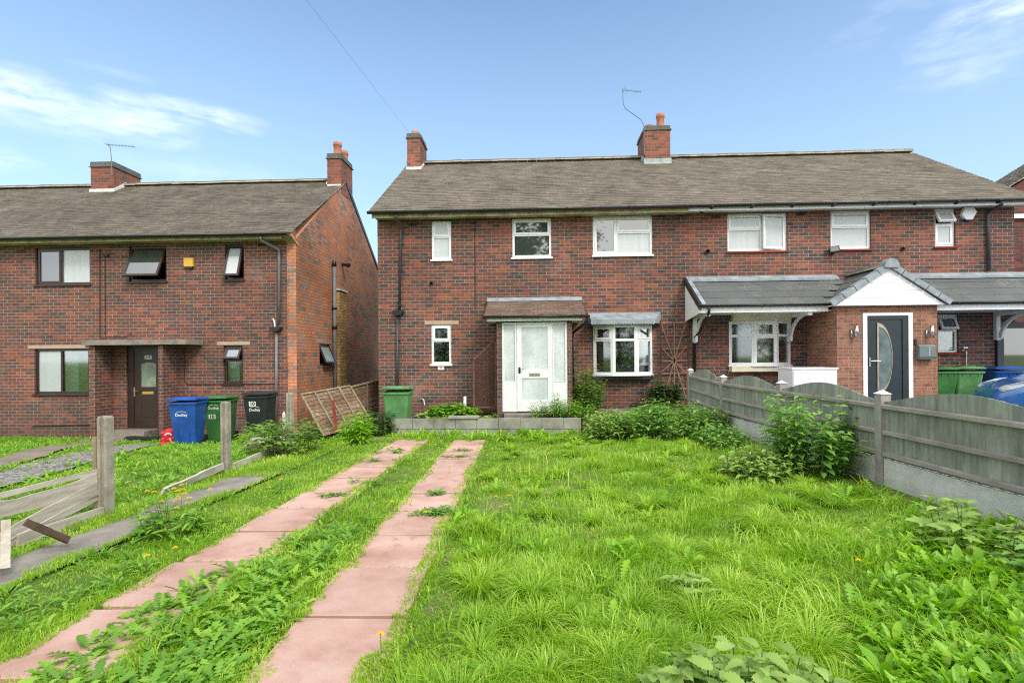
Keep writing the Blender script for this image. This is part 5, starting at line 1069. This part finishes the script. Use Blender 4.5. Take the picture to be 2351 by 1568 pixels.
# ------------------------------------------------------------------ block wall
bw = MB(); mo = MB(); bx = [UY(899, 1000, 10.6)[0] + i * .45 for i in range(10)]; bzt = UY(1100, 961, 10.6)[1]; X0w, X1w = bx[0], UY(1334, 980, 10.6)[0]
for row in range(3):
    z1 = bzt - row * .225; off = .0 if row % 2 == 0 else .225; x = X0w - off
    while x < X1w:
        a, b = max(x, X0w), min(x + .438, X1w); x += .45
        if b - a > .03: bw.box(a, b, 10.6 + random.uniform(-.003, .003), 10.7, z1 - .213, z1 + random.uniform(-.003, .002))
    mo.box(X0w + .004, X1w - .004, 10.612, 10.69, z1 - .224, z1 - .006)
for row in range(3): z1 = bzt - row * .225; bw.box(X0w, X0w + .1, 10.705, 11.15, z1 - .213, z1); bw.box(X0w, X0w + .1, 11.16, 11.6, z1 - .213, z1)
bwo = thing('block_wall', 'low grey concrete block garden wall in front of the porch', 'wall', (-.8, 10.65, -.25))
part('blocks', bw, m['block'], bwo); part('mortar', mo, m['stone_step'], bwo)
cp = MB(); a, b = UY(1030, 959, 10.6)[0], UY(1099, 959, 10.6)[0]; cp.box(a, b, 10.57, 10.74, bzt + .004, bzt + .05); part('coping_slab', cp, m['grey_post'], bwo)
k_ = MB(); k_.box(X1w + .05, 3.55, 11.6, 11.72, -.2, .05); single('edging_kerb', k_, m['block'], 'low weathered concrete edging half hidden behind the nettles under the bay window', 'kerb')
# ------------------------------------------------------------------ right-hand fence
fence = thing('wooden_fence', 'grey weathered wooden fence with bow-topped panels between concrete posts on the right', 'fence', (3.85, 6.8, 0))
FP = [(4.18, -.45), (4.11, 1.68), (4.0, 3.8), (3.92, 5.93), (3.82, 8.06), (3.71, 10.19), (3.62, 11.99)]
FT = [.95, .95, .95, .955, .965, .98, 1.07]
def board_top(t, w): return -.05 + .15 * math.sin(math.pi * t) ** 1.3
for i, ((x, y), zt) in enumerate(zip(FP, FT)):
    p = MB(); p.box(x - .055, x + .055, y - .055, y + .055, -.5, zt); po = part('post', p, m['grey_post'], fence)
    c = MB(); n0 = len(c.v); c.v += [(x - .065, y - .065, zt + .001), (x + .065, y - .065, zt + .001), (x + .065, y + .065, zt + .001), (x - .065, y + .065, zt + .001), (x, y, zt + .045)]; c.f += [(0, 1, 4), (1, 2, 4), (2, 3, 4), (3, 0, 4)]; part('post_cap', c, m['sticker_white'], po)
for i in range(6):
    (xa, ya), (xb, yb) = FP[i], FP[i + 1]; za, zb = FT[i] - .03, FT[i + 1] - .03; A = Vector((xa, ya + .06, 0)); B = Vector((xb, yb - .06, 0)); Ln = (B - A).length; d = (B - A) / Ln; nrm = Vector((-d.y, d.x, 0))
    bd = MB(); nb = int(Ln / .105)
    for k in range(nb):
        t0, t1 = k / nb, (k + 1) / nb; P, Q = A + d * Ln * t0, A + d * Ln * (t1 + .012); w0 = random.uniform(0, .004); zt0, zt1 = (za + (zb - za) * t0) + board_top(t0, 0), (za + (zb - za) * t1) + board_top(min(t1, 1), 0)
        if k == nb - 1: Q = B
        o0, o1 = nrm * (.0 + w0), nrm * (.012 + w0); n0 = len(bd.v)
        for P_, o_ in ((P, o0), (Q, o1)):
            zt_ = zt0 if P_ is P else zt1
            for oo in (0, .01): bd.v += [tuple(P_ + o_ - nrm * oo + Vector((0, 0, .24))), tuple(P_ + o_ - nrm * oo + Vector((0, 0, zt_)))]
        bd.f += [(n0, n0 + 4, n0 + 5, n0 + 1), (n0 + 2, n0 + 3, n0 + 7, n0 + 6), (n0 + 1, n0 + 5, n0 + 7, n0 + 3), (n0, n0 + 1, n0 + 3, n0 + 2), (n0 + 4, n0 + 6, n0 + 7, n0 + 5)]
    pn = part('fence_panel', bd, m['fence_board'], fence)
    for k, (h, hh) in enumerate(((.26, .055), (.50, .05), (.785, .055))):
        rl = MB(); s = Vector((0, 0, 1)); n0 = len(rl.v); 
        for P_, zt in ((A, za), (B, zb)):
            zc_ = h + (zt - .92); 
            for ox, oz in ((.016, 0), (.052, 0.006), (.052, hh - .012), (.016, hh)): rl.v.append(tuple(P_ + nrm * ox + s * (zc_ + oz)))
        rl.f += [(0, 4, 5, 1), (1, 5, 6, 2), (2, 6, 7, 3), (3, 7, 4, 0), (0, 1, 2, 3), (7, 6, 5, 4)]; part('rail', rl, m['fence_rail'], pn)
    gb = MB(); mt_ = Matrix.Translation(A) @ Matrix.Rotation(math.atan2(d.y, d.x), 4, 'Z'); gb.box(0, Ln, -.02, .03, -.3, .235, mt_); part('gravel_board', gb, m['gravel_board'], fence)
# ------------------------------------------------------------------ broken fence on the left
bf = thing('broken_fence', 'broken wooden fence on the left with three concrete posts and a few bent grey boards', 'fence', (-4.2, 5, -.15))
LP = [(-4.22, 4.86, 955), (-4.3, 6.95, 922), (-4.33, 9.0, 902)]
for i, (x, y, py) in enumerate(LP):
    px = (242, 518, 666)[i]; zt = UY(px, py, y)[1]; x = UY(px, py, y)[0]; LP[i] = (x, y, zt); hw = .047
    p = MB(); zb = -.6; prof = [(x - hw, y - hw), (x + hw, y - hw), (x + hw, y - .018), (x + hw - .02, y - .018), (x + hw - .02, y + .018), (x + hw, y + .018), (x + hw, y + hw), (x - hw, y + hw)]
    prof = [(x - hw, y - hw), (x - .02, y - hw), (x - .02, y - hw + .02), (x + .02, y - hw + .02), (x + .02, y - hw), (x + hw, y - hw), (x + hw, y + hw), (x - hw, y + hw)]
    n0 = len(p.v); k = len(prof); p.v += [(a, b, zb) for a, b in prof] + [(a, b, zt - .02) for a, b in prof] + [(x + (a - x) * .8, y + (b - y) * .8, zt) for a, b in prof]
    for q in (0, k): p.f += [(n0 + q + j, n0 + q + (j + 1) % k, n0 + q + k + (j + 1) % k, n0 + q + k + j) for j in range(k)]
    p.f.append(tuple(range(n0 + 2 * k, n0 + 3 * k))); part('post', p, m['post_concrete'], bf)
def plank(P, Q, h, t=.02, tw=0., sag=0., n=8, rag=.0):
    s = MB(); P, Q = Vector(P), Vector(Q); d = (Q - P).normalized(); nr = Vector((-d.y, d.x, 0)).normalized(); up = d.cross(nr).normalized(); up = up if up.z > 0 else -up
    for i in range(n + 1):
        q = i / n; c = P.lerp(Q, q) + Vector((0, 0, -sag * math.sin(math.pi * q))); a = tw * q; u_ = up * math.cos(a) + nr * math.sin(a); v_ = nr * math.cos(a) - up * math.sin(a); hh = h / 2 * (1 + random.uniform(-rag, rag))
        for a_, b_ in ((-1, -1), (1, -1), (1, 1), (-1, 1)): s.v.append(tuple(c + u_ * hh * a_ + v_ * t / 2 * b_))
    for i in range(n):
        for j in range(4): a = i * 4 + j; b = i * 4 + (j + 1) % 4; s.f.append((a, b, b + 4, a + 4))
    s.f += [(3, 2, 1, 0), (4 * n, 4 * n + 1, 4 * n + 2, 4 * n + 3)]; return s
ax, ay, az_ = LP[0]
def lb(px0, py0, Y0, px1, py1, Y1): return q3(px0, py0, Y0), q3(px1, py1, Y1)
for (p0, p1, h, sag, tw) in ((q3(222, 1082, 4.8), q3(-30, 1145, 3.9), .045, .0, 0), (q3(222, 1102, 4.78), q3(-40, 1178, 3.85), .13, .03, .15), (q3(222, 1122, 4.78), q3(-30, 1258, 3.8), .11, -.02, .1), (q3(222, 1140, 4.8), q3(20, 1248, 3.9), .07, .0, .2)):
    part('board', plank(p0, p1, h, .014, tw, sag, rag=.08), m['old_board'], bf)
part('bottom_board', plank(q3(236, 1180, 4.8), q3(40, 1246, 3.95), .14, .03, rag=.03), m['old_board'], bf)
p = MB(); p.box(ax - .092, ax - .052, ay - .05, ay + .0, -.13, az_ - .2); part('stile', p, m['panel_post'], bf)
b1 = MB(); part('bottom_board', plank(q3(512, 1070, 6.85), q3(372, 1130, 5.6), .09, .03, .5, rag=.2), m['old_board'], bf)
part('bottom_board', plank(q3(536, 1073, 7.1), q3(650, 1024, 8.8), .12, .03, .0, rag=.15), m['old_board'], bf)
single('broken_stake', plank(q3(14, 1196, 3.45), q3(10, 1308, 3.3), .055, .05, .2, rag=.12), m['old_board'], 'short whitish split stake standing at the left edge of the photo', 'stake')
single('broken_board', plank(q3(58, 1198, 3.62), q3(158, 1240, 3.85), .05, .02, .6, rag=.1), m['dark_plank'], 'dark brown broken piece of wood lying across the bent boards', 'board')
for k, (a, b, lab) in enumerate(((q3(575, 1008, 9.1), q3(668, 1002, 9.3), 'thin grey lath lying by the sapling, rearmost of the fallen laths'), (q3(560, 1020, 8.6), q3(665, 1008, 8.9), 'thin grey lath lying by the sapling, middle of the fallen laths'), (q3(560, 1032, 8.2), q3(660, 1014, 8.6), 'thin grey lath lying by the sapling, nearest of the fallen laths'))):
    single('fallen_lath', plank(a, b, .05, .02, 1.2, rag=.1), m['old_board'], lab, 'board', 'fallen laths by the broken fence')
ed = MB(); ed = plank((-3.98, 3.0, gz(-3.9, 3) + .03), (-3.93, 5.0, gz(-3.9, 5) + .03), .03, .012); single('edging_strip', ed, m['iron_black'], 'thin dark edging strip along the left side of the concrete path', 'edging')
# leaning lap panels in the side passage
def lap_panel(O, A, H, Wd, Ht, rows, slat, frame, name, label, battens=5):
    t = thing(name, label, 'fence panel', tuple(O)); A = Vector(A).normalized(); H = Vector(H).normalized(); N = A.cross(H).normalized(); N = N if N.y < 0 else -N; s = MB(); O = Vector((0, 0, 0))
    for r in range(rows):
        z0, z1 = Ht * r / rows, Ht * (r + 1.12) / rows; wv = [.012 * math.sin(r * 1.3 + q) for q in range(13)]; n0 = len(s.v)
        for q in range(13):
            c = O + A * (Wd * q / 12); s.v += [tuple(c + H * (z0 + wv[q]) + N * .022), tuple(c + H * min(z1, Ht) + N * .006)]
        s.f += [(n0 + 2 * q, n0 + 2 * q + 2, n0 + 2 * q + 3, n0 + 2 * q + 1) for q in range(12)]
    part('slats', s, m[slat], t, local=True)
    for k in range(battens):
        b = MB(); c = Wd * k / (battens - 1) - .02; pts = []
        for zz in (0, Ht):
            for dx, dn in ((0, .024), (.04, .024), (.04, .05), (0, .05)): pts.append(tuple(O + A * (c + dx) + H * zz + N * dn))
        b.v = pts; b.f = [(0, 1, 5, 4), (1, 2, 6, 5), (2, 3, 7, 6), (3, 0, 4, 7), (0, 3, 2, 1), (4, 5, 6, 7)]; part('batten', b, m[frame], t, local=True)
    b = MB(); b.v = [tuple(O + A * a + H * h_ + N * n_) for a in (-.02, Wd) for h_, n_ in ((Ht - .02, .0), (Ht - .02, .055), (Ht + .02, .055), (Ht + .02, .0))]; b.f = [(0, 4, 5, 1), (1, 5, 6, 2), (2, 6, 7, 3), (3, 7, 4, 0), (0, 1, 2, 3), (7, 6, 5, 4)]; part('top_rail', b, m[frame], t, local=True)
P0 = Vector(q3(742, 1003, 11.0)); P1 = Vector(q3(690, 908, 11.35)); P2 = Vector(q3(802, 888, 12.6))
A_v = P2 - P1; H_v = P1 - P0; A_v = Vector((A_v.x, A_v.y, A_v.z)); 
lap_panel(P0, A_v, H_v, A_v.length, H_v.length, 11, 'panel_slat', 'panel_post', 'fence_panel', 'weathered lap fence panel leaning over in the passage between the two houses')
P3 = Vector(q3(800, 889, 12.9)); P4 = Vector(q3(870, 872, 13.9)); lap_panel(P3 - Vector((0, 0, 1.3)), P4 - P3, (0, 0, 1), 1.9, 1.3, 10, 'panel_slat', 'panel_post', 'fence_panel', 'darker upright lap fence panel behind the leaning one', 4)
single('red_stake', plank(q3(764, 918, 11.0), q3(772, 992, 11.0), .06, .03, .3), m['rust_red'], 'thin reddish stake standing against the leaning fence panel', 'stake')
pg = MB(); pg.box(-4.85, -3.95, 16.9, 17.0, -.6, 1.5); single('passage_gate', pg, m['panel_slat'], 'dark timber gate closing the passage between the two houses', 'gate')
# ------------------------------------------------------------------ trellises
tl = thing('lattice_trellis', 'brown diagonal lattice trellis with a sloping top standing beside the porch', 'trellis', (-1.2, 12.35, .2)); s = MB(); YL = 12.3
a0, zb_ = UY(1088.5, 935, YL); a1 = UY(1138.5, 935, YL)[0]; zl, zr = UY(1089, 826, YL)[1], UY(1138, 779, YL)[1]
def clipline(p, d, poly):      # segment of the line inside a convex outline
    lo, hi = -9., 9.
    for (x0, z0), (x1, z1) in zip(poly, poly[1:] + poly[:1]):
        nx_, nz_ = -(z1 - z0), (x1 - x0); den = nx_ * d[0] + nz_ * d[1]; num = nx_ * (p[0] - x0) + nz_ * (p[1] - z0)
        if abs(den) < 1e-9: continue
        t_ = -num / den
        if den > 0: lo = max(lo, t_)
        else: hi = min(hi, t_)
    return (lo, hi) if hi > lo + .03 else None
poly = [(a0, zb_), (a1, zb_), (a1, zr), (a0, zl)]
def strip(s, x0, z0, x1, z1, y, w, t=.006):
    dx, dz = x1 - x0, z1 - z0; L_ = math.hypot(dx, dz); ux, uz = -dz / L_ * w / 2, dx / L_ * w / 2; s.prism([(x0 - ux, z0 - uz), (x1 - ux, z1 - uz), (x1 + ux, z1 + uz), (x0 + ux, z0 + uz)], y, y + t)
for lay, dd_ in ((0, (.74, .67)), (1, (.74, -.67))):
    for k in range(-22, 26):
        c = clipline((a0, zb_ + k * .084), dd_, poly)
        if c: p = (a0, zb_ + k * .084); strip(s, p[0] + dd_[0] * c[0], p[1] + dd_[1] * c[0], p[0] + dd_[0] * c[1], p[1] + dd_[1] * c[1], YL + lay * .008, (.034 if lay == 0 else .02))
part('laths', s, m['trellis_brown'], tl); s = MB()
for (x0_, z0_), (x1_, z1_) in zip(poly, poly[1:] + poly[:1]): strip(s, x0_, z0_, x1_, z1_, YL - .012, .04, .011)
part('frame', s, m['lath_brown'], tl)
ft = thing('fan_trellis', 'brown wooden fan trellis with radiating laths fixed to the wall right of the bay window', 'trellis', (3.45, 12.85, .2)); s = MB(); YT = 12.83
f_ = lambda px, py: UY(px, py, YT)
def fs_(p, q, y, w): x0, z0 = f_(*p); x1, z1 = f_(*q); strip(s, x0, z0, x1, z1, y, w, .014)
for py in (742, 772, 801, 830, 858, 894): fs_((1515, py), (1580, py - 2), YT + .016, .03)
part('cross_bars', s, m['trellis_grey'], ft); s = MB(); c = (1548, 828)
for q in ((1519, 745), (1548, 740), (1573, 745), (1520, 800), (1575, 796), (1516, 856), (1533, 882), (1549, 906), (1581, 862), (1575, 912), (1500, 800)) [:10]: fs_(c, q, YT - .0, .026)
part('radiating_laths', s, m['trellis_grey'], ft); s = MB(); fs_((1516, 735), (1518, 915), YT - .016, .032); fs_((1579, 735), (1582, 925), YT - .016, .035); part('uprights', s, m['trellis_brown'], ft)
# ------------------------------------------------------------------ wheelie bins
def wheelie(label, loc, rz, body, number=None, logo=True, lidopen=2., group='wheelie bins', logo_z=.68, lidmat=None):
    t = thing('wheelie_bin', label, 'bin', loc, R(rz), group); b = MB()
    def ring(w, y0, y1, z, r=.05):
        pts = []
        for cx_, cy_, a0 in ((w - r, y1 - r, 0), (-w + r, y1 - r, 90), (-w + r, y0 + r, 180), (w - r, y0 + r, 270)):
            for i in range(4): a = R(a0 + 30 * i); pts.append((cx_ + r * math.cos(a), cy_ + r * math.sin(a), z))
        return pts
    rings = [ring(.20, -.20, .22, .03), ring(.215, -.22, .25, .10), ring(.262, -.335, .30, .88), ring(.267, -.34, .31, .93), ring(.29, -.365, .33, .932), ring(.29, -.365, .33, .975), ring(.262, -.335, .30, .976), ring(.25, -.32, .29, .90)]
    for r_ in rings: b.v += r_
    for i in range(len(rings) - 1):
        for j in range(16): a = i * 16 + j; c = i * 16 + (j + 1) % 16; b.f.append((a, c, c + 16, a + 16))
    b.f.append(tuple(range(15, -1, -1))); b.f.append(tuple(range(7 * 16, 8 * 16)))
    for x in (-.16, 0, .16): b.box(x - .008, x + .008, -.35, -.33, .87, .93)      # comb ribs under the rim
    bo = part('body', b, m[body], t, local=True)
    gh = MB(); gh.box(-.13, .13, -.292, -.262, .545, .565); gh.box(-.13, -.115, -.285, -.25, .49, .545); gh.box(.115, .13, -.285, -.25, .49, .545); gh.box(-.11, -.1, -.262, -.235, .12, .4); gh.box(.1, .11, -.262, -.235, .12, .4); part('grip', gh, m[body], bo, local=True)
    l = MB(); outline = ring(.295, -.385, .34, 0, .04); n = 16
    l.v += [(x, y, 0.) for x, y, _ in outline] + [(x, y, .03) for x, y, _ in outline] + [(x * .86, y * .86, .058 + .012 * (y > 0)) for x, y, _ in outline]
    for q in (0, n): l.f += [(q + j, q + (j + 1) % n, q + n + (j + 1) % n, q + n + j) for j in range(n)]
    l.f.append(tuple(range(2 * n, 3 * n))); l.f.append(tuple(range(n - 1, -1, -1))); l.box(-.14, .14, -.27, -.24, .055, .07); l.box(-.24, -.21, .0, .2, .05, .075); l.box(.21, .24, .0, .2, .05, .075)
    lo = part('lid', l, m[lidmat or body], t, local=True); lo.location = (0, .34, .98); 
    for v in lo.data.vertices: v.co.y -= .34
    lo.rotation_euler = (-R(lidopen), 0, 0)
    h = MB(); h.tube([(-.2, .40, .985), (.2, .40, .985)], .016, 8); h.box(-.22, -.19, .30, .415, .955, 1.0); h.box(.19, .22, .30, .415, .955, 1.0); part('handle', h, m[body], t, local=True)
    for s_ in (-1, 1):
        w_ = MB(); w_.lathe([(.04, 0), (.1, .0), (.1, .045), (.04, .045)], (0, 0, 0), 18); w_.v = [(s_ * (.20 + z), .27 + x, .10 + y) for x, y, z in w_.v]; part('wheel', w_, m['rubber'], t, local=True)
    sl_ = math.atan2(.115, .78); yf = lambda z: -.22 - (z - .10) * .1474
    fr = lambda x, z: Matrix.Translation((x, yf(z) - .003, z)) @ Matrix.Rotation(sl_, 4, 'X')
    if logo:
        text('Dudley', .085, fr(-.02, logo_z), 'sticker_white', bo, bold=.0015, name='lettering'); a = MB(); pts = [(-.02 + .105 * math.cos(q), .035 + .045 * math.sin(q)) for q in [R(15 + 150 * i / 10) for i in range(11)]]
        for (x0, z0), (x1, z1) in zip(pts, pts[1:]): strip(a, x0, z0, x1, z1, -.002, .008, .002)
        a.v = [tuple(fr(0, logo_z) @ Vector(v)) for v in a.v]; part('emblem', a, m['sticker_white'], bo, local=True)
    if number:
        nz = .80 if logo_z < .75 else .60
        a = MB(); a.box(-.075, .075, -.002, .0, -.055, .055, fr(-.06, nz)); so_ = part('sticker', a, m['sticker_white'], bo, local=True)
        text(number, .11, fr(-.06, nz) @ Matrix.Translation((0, -.003, 0)), 'ink_black', bo, bold=.004, name='number')
    return t
def bin_at(px0, px1, pybot, Yf): x = UY((px0 + px1) / 2, pybot, Yf)[0]; return x
zb = lambda x, y: gz(x, y) + .0
def base_z(px, py, Y): return UY(px, py, Y)[1]
wheelie('blue wheelie bin with white lettering beside the red bag', (-7.58, 10.95, base_z(430, 1028, 10.65)), 12, 'blue_plastic', None, True, 3, logo_z=.70)
wheelie('dark green wheelie bin half hidden behind the blue one', (-7.36, 11.75, base_z(490, 1016, 11.5)), 8, 'green_plastic', '10', True, 3, logo_z=.80)
wheelie('black wheelie bin with the number ten on a white sticker by the grey downpipe', (-6.40, 11.75, base_z(590, 1008, 11.4)), 8, 'bin_black', '10', True, 2, logo_z=.66)
wheelie('mid green wheelie bin with its lid ajar at the left end of the block wall', (-2.93, 10.98, base_z(890, 1007, 10.65)), 4, 'pale_green_plastic', None, False, 5)
wheelie('darker green wheelie bin, the left one of the pair right of the new porch', (9.42, 12.42, .02), 6, 'green_plastic', None, False, 3)
wheelie('bright green wheelie bin behind the blue car', (9.98, 12.4, .02), -8, 'pale_green_plastic', None, False, 4)
wheelie('royal blue wheelie bin behind the blue car bonnet', (10.85, 12.42, .02), -8, 'blue_plastic', None, False, 3)
# red bag, white bag, mat, white cabinet
def bag(name, label, loc, sx, sy, sz, matn, seed):
    s = MB(); rr = random.Random(seed); nu, nv = 18, 12
    for j in range(nv + 1):
        t_ = j / nv; 
        for i in range(nu):
            a = 2 * math.pi * i / nu; r = (1 - .12 * t_) * (1 + .09 * math.sin(a * 3 + j * .9) + rr.uniform(-.06, .06)); sq = (abs(math.cos(a)) ** 4 + abs(math.sin(a)) ** 4) ** -.25
            k = .25 + .75 * min(1, (1 - t_) * 5) if t_ > .9 else 1; s.v.append((sx / 2 * r * sq * math.cos(a) * k, sy / 2 * r * sq * math.sin(a) * k, sz * t_ + rr.uniform(-.01, .01)))
    for j in range(nv):
        for i in range(nu): a = j * nu + i; b = j * nu + (i + 1) % nu; s.f.append((a, b, b + nu, a + nu))
    s.f.append(tuple(range(nu * nv, nu * (nv + 1)))); return single(name, s, m[matn], label, 'bag', loc=loc)
rb = bag('plastic_bag', 'crumpled red plastic carrier bag standing left of the blue bin', (-8.1, 11.1, base_z(376, 1024, 11.0) - .02), .36, .28, .40, 'red_plastic', 3)
mk = MB(); pts = [(-.02, .27), (.04, .31), (.1, .31), (.13, .27)]
for (x0, z0), (x1, z1) in zip(pts, pts[1:]): strip(mk, x0, z0, x1, z1, -.165, .028, .004)
for k in range(4): strip(mk, .07 + k * .02, .2 - k * .03, .12 + k * .008, .18 - k * .03, -.165, .012, .004)
part('print', mk, m['sticker_white'], rb, local=True)
bag('plastic_bag', 'scrap of white plastic bag behind the black bin', (-6.02, 12.1, base_z(625, 975, 12.1) - .1), .07, .1, .42, 'sticker_white', 8)
mt = MB(); mt.tube([(-9.9 + .42 * math.cos(a) + .4, 12.05 + .16 * math.sin(a), -.49 + .01 * math.sin(3 * a)) for a in [2 * math.pi * i / 24 for i in range(25)]], .03, 6); single('rubber_hose', mt, m['rubber'], 'black rubber loop lying on the step in front of the brown door', 'hose', smooth=True)
wb = thing('white_cabinet', 'white box-shaped cabinet standing between the right bay window and the new porch', 'cabinet', (6.2, 11.3, 0)); a, b, c, d = RC(1820, 848, 1922, 905, 11.1); s = MB(); s.box(a, b, 11.1, 11.75, .0, d); part('body', s, m['white_paint'], wb)
s = MB(); s.box(a - .02, b + .02, 11.08, 11.77, d + .004, d + .035); part('lid', s, m['white_upvc'], wb); s = MB(); s.box(a + .02, (a + b) / 2 + .1, 11.085, 11.098, d - .33, d - .03); part('door', s, m['white_upvc'], wb)
# ------------------------------------------------------------------ blue car
car = thing('parked_car', 'blue hatchback parked on the neighbouring drive, its front wing showing above the fence', 'car', (11.85, 10.85, 0))
stn = [(x + .2, a, b - .03, c, d) for x, a, b, c, d in [(8.62, .52, .58, .45, .50), (8.70, .62, .74, .62, .56), (8.85, .72, .82, .74, .64), (9.1, .80, .91, .82, .70), (9.4, .84, 1.0, .85, .74), (9.8, .86, 1.07, .86, .76), (10.0, .86, 1.11, .86, .74), (10.7, .86, 1.44, .86, .62), (11.4, .86, 1.50, .86, .60), (12.1, .86, 1.42, .85, .58), (12.5, .84, 1.2, .80, .60), (12.65, .7, .9, .7, .6)]]
s = MB(); yc_ = 11.12
for x, hw, zt, hb, ht in stn:
    sh = min(.82, zt - .05) if x < 10.2 else .9; prof = [(-hb, .22), (-hw, .35), (-hw - .02, .60), (-hw, sh - .05), (-ht, sh + (zt - sh) * .55), (-ht * .7, zt - .02), (0, zt), (ht * .7, zt - .02), (ht, sh + (zt - sh) * .55), (hw, sh - .05), (hw + .02, .6), (hw, .35), (hb, .22)]
    if x >= 10.7: prof[4] = (-.74, 1.0); prof[8] = (.74, 1.0)
    s.v += [(x, yc_ + a, b) for a, b in prof]
k = 13
for i in range(len(stn) - 1):
    for j in range(k - 1): a = i * k + j; s.f.append((a, a + 1, a + k + 1, a + k))
s.f.append(tuple(range(k - 1, -1, -1))); s.f.append(tuple(range((len(stn) - 1) * k, len(stn) * k))); part('body', s, m['car_paint'], car, True)
gr = MB(); gr.box(8.83, 8.87, yc_ - .45, yc_ + .45, .3, .48); part('grille', gr, m['ink_black'], car)
mr = MB(); mr.box(10.55, 10.7, yc_ - 1.02, yc_ - .86, .95, 1.08); part('wing_mirror', mr, m['car_paint'], car)
for y_, o_ in ((yc_ - .885, -1), (yc_ + .885, 1)):
    for x_ in (9.6, 12.1):
        w_ = MB(); w_.lathe([(.37, 0), (.39, .02), (.37, .045), (.30, .046)], (0, 0, 0), 28); w_.v = [(x_ + a, y_ + (c if o_ > 0 else -c) * .5, .33 + b) for a, b, c in w_.v]; part('wheel_arch', w_, m['rubber'], car)
        w_ = MB(); w_.lathe([(.31, 0), (.315, .03), (.29, .06), (.2, .062)], (0, 0, 0), 28); w_.v = [(x_ + a, y_ + (c if o_ > 0 else -c), .32 + b) for a, b, c in w_.v]; wo = part('wheel', w_, m['tyre'], car, True)
        r_ = MB()
        for q in range(5): a = q * 1.2566 + .3; r_.box(.03, .21, -.025, .025, .0, .02, Matrix.Rotation(a, 4, 'Z'))
        r_.v = [(x_ + a, y_ + (c + .066 if o_ > 0 else -c - .066), .32 + b) for a, b, c in r_.v]; part('rim', r_, m['chrome'], wo)
for o_ in (-1, 1):
    s = MB(); pts = [(8.94, .64), (9.04, .69), (9.34, .81), (9.46, .88), (9.24, .85), (8.98, .76), (8.91, .70)]; P = []
    for x, z in pts: hw = np.interp(x, [q[0] for q in stn], [q[1] for q in stn]); P.append((x, yc_ + o_ * (hw * (1.015 if z < .75 else .985)), z))
    n = len(P); s.v = P + [(x - .02, y + o_ * -.06, z) for x, y, z in P]; s.f = [tuple(range(n)), tuple(range(2 * n - 1, n - 1, -1))] + [(i, (i + 1) % n, n + (i + 1) % n, n + i) for i in range(n)]; part('headlight', s, m['lamp_glass'], car)
s = MB(); s.face((10.22, yc_ - .66, 1.12), (10.22, yc_ + .66, 1.12), (10.88, yc_ + .56, 1.44), (10.88, yc_ - .56, 1.44)); s.v = [(x - .012, y, z + .015) for x, y, z in s.v]; part('windscreen', s, m['ink_black'], car)
pv = Vector((8.95, 10.55, 0)); car.location = pv + Matrix.Rotation(R(-25), 3, 'Z') @ (Vector((11.85, 10.85, 0)) - pv) + Vector((.32, 0, 0)); car.rotation_euler = (0, 0, R(-25))
# ------------------------------------------------------------------ overhead line
oc = MB(); A_ = Vector(q3(1090, 500, 12.6)); B_ = Vector(q3(862, 183, 8.2)); C_ = Vector(q3(720, 0, 6.2)); D_ = C_ + (C_ - B_) * 3
pts = []; 
for i in range(25):
    t_ = i / 24; pts.append(A_.lerp(D_, t_))
oc.tube(pts, .0013, 4); single('overhead_cable', oc, m['iron_black'], 'thin telephone cable running up from the eaves of the middle house into the sky', 'cable')
rc = MB(); rc.tube([q3(12, 551, 12.6), tuple(Vector((-13.9, 14.3, 5.8))), (-14.3, 16.0, 6.97)], .005, 5); single('roof_cable', rc, m['grey_plastic'], 'pale cable running up the left roof from the gutter to the chimney', 'cable')

# ------------------------------------------------------------------ one mesh for each separate fixing
def split_loose(o):
    me = o.data; n = len(me.vertices); par = list(range(n))
    def find(a):
        while par[a] != a: par[a] = par[par[a]]; a = par[a]
        return a
    for p in me.polygons:
        v = p.vertices
        for k in v[1:]: par[find(k)] = find(v[0])
    groups = {}
    for p in me.polygons: groups.setdefault(find(p.vertices[0]), []).append(p)
    if len(groups) < 2: return
    for k, polys in enumerate(list(groups.values())):
        idx = {}; fs = []
        for p in polys: fs.append([idx.setdefault(v, len(idx)) for v in p.vertices])
        nm = bpy.data.meshes.new(o.name); nm.from_pydata([tuple(me.vertices[v].co) for v in idx], [], fs); nm.update(); nm.materials.append(me.materials[0])
        q = bpy.data.objects.new(o.name.split('.')[0], nm); COL.objects.link(q); q.parent = o.parent; q.location = o.location; q.rotation_euler = o.rotation_euler
    bpy.data.objects.remove(o)
for o in [o for o in bpy.data.objects if o.type == 'MESH' and o.name.split('.')[0] in ('porch_fin_wall', 'gutter_bracket', 'air_brick', 'vent_outlet', 'pipe_clip', 'bay_head', 'cross_bars', 'radiating_laths', 'uprights', 'canopy_fascia', 'canopy_flashing', 'soffit', 'stile', 'window_blind', 'inner_floor', 'verge', 'flower_heads', 'print')]:
    split_loose(o)
for a, b in (('cross_bars', 'cross_bar'), ('radiating_laths', 'lath'), ('uprights', 'upright'), ('window_blind', 'blind_slat'), ('flower_heads', 'flower_head')):
    for o in list(bpy.data.objects):
        if o.name.split('.')[0] == a: o.name = b
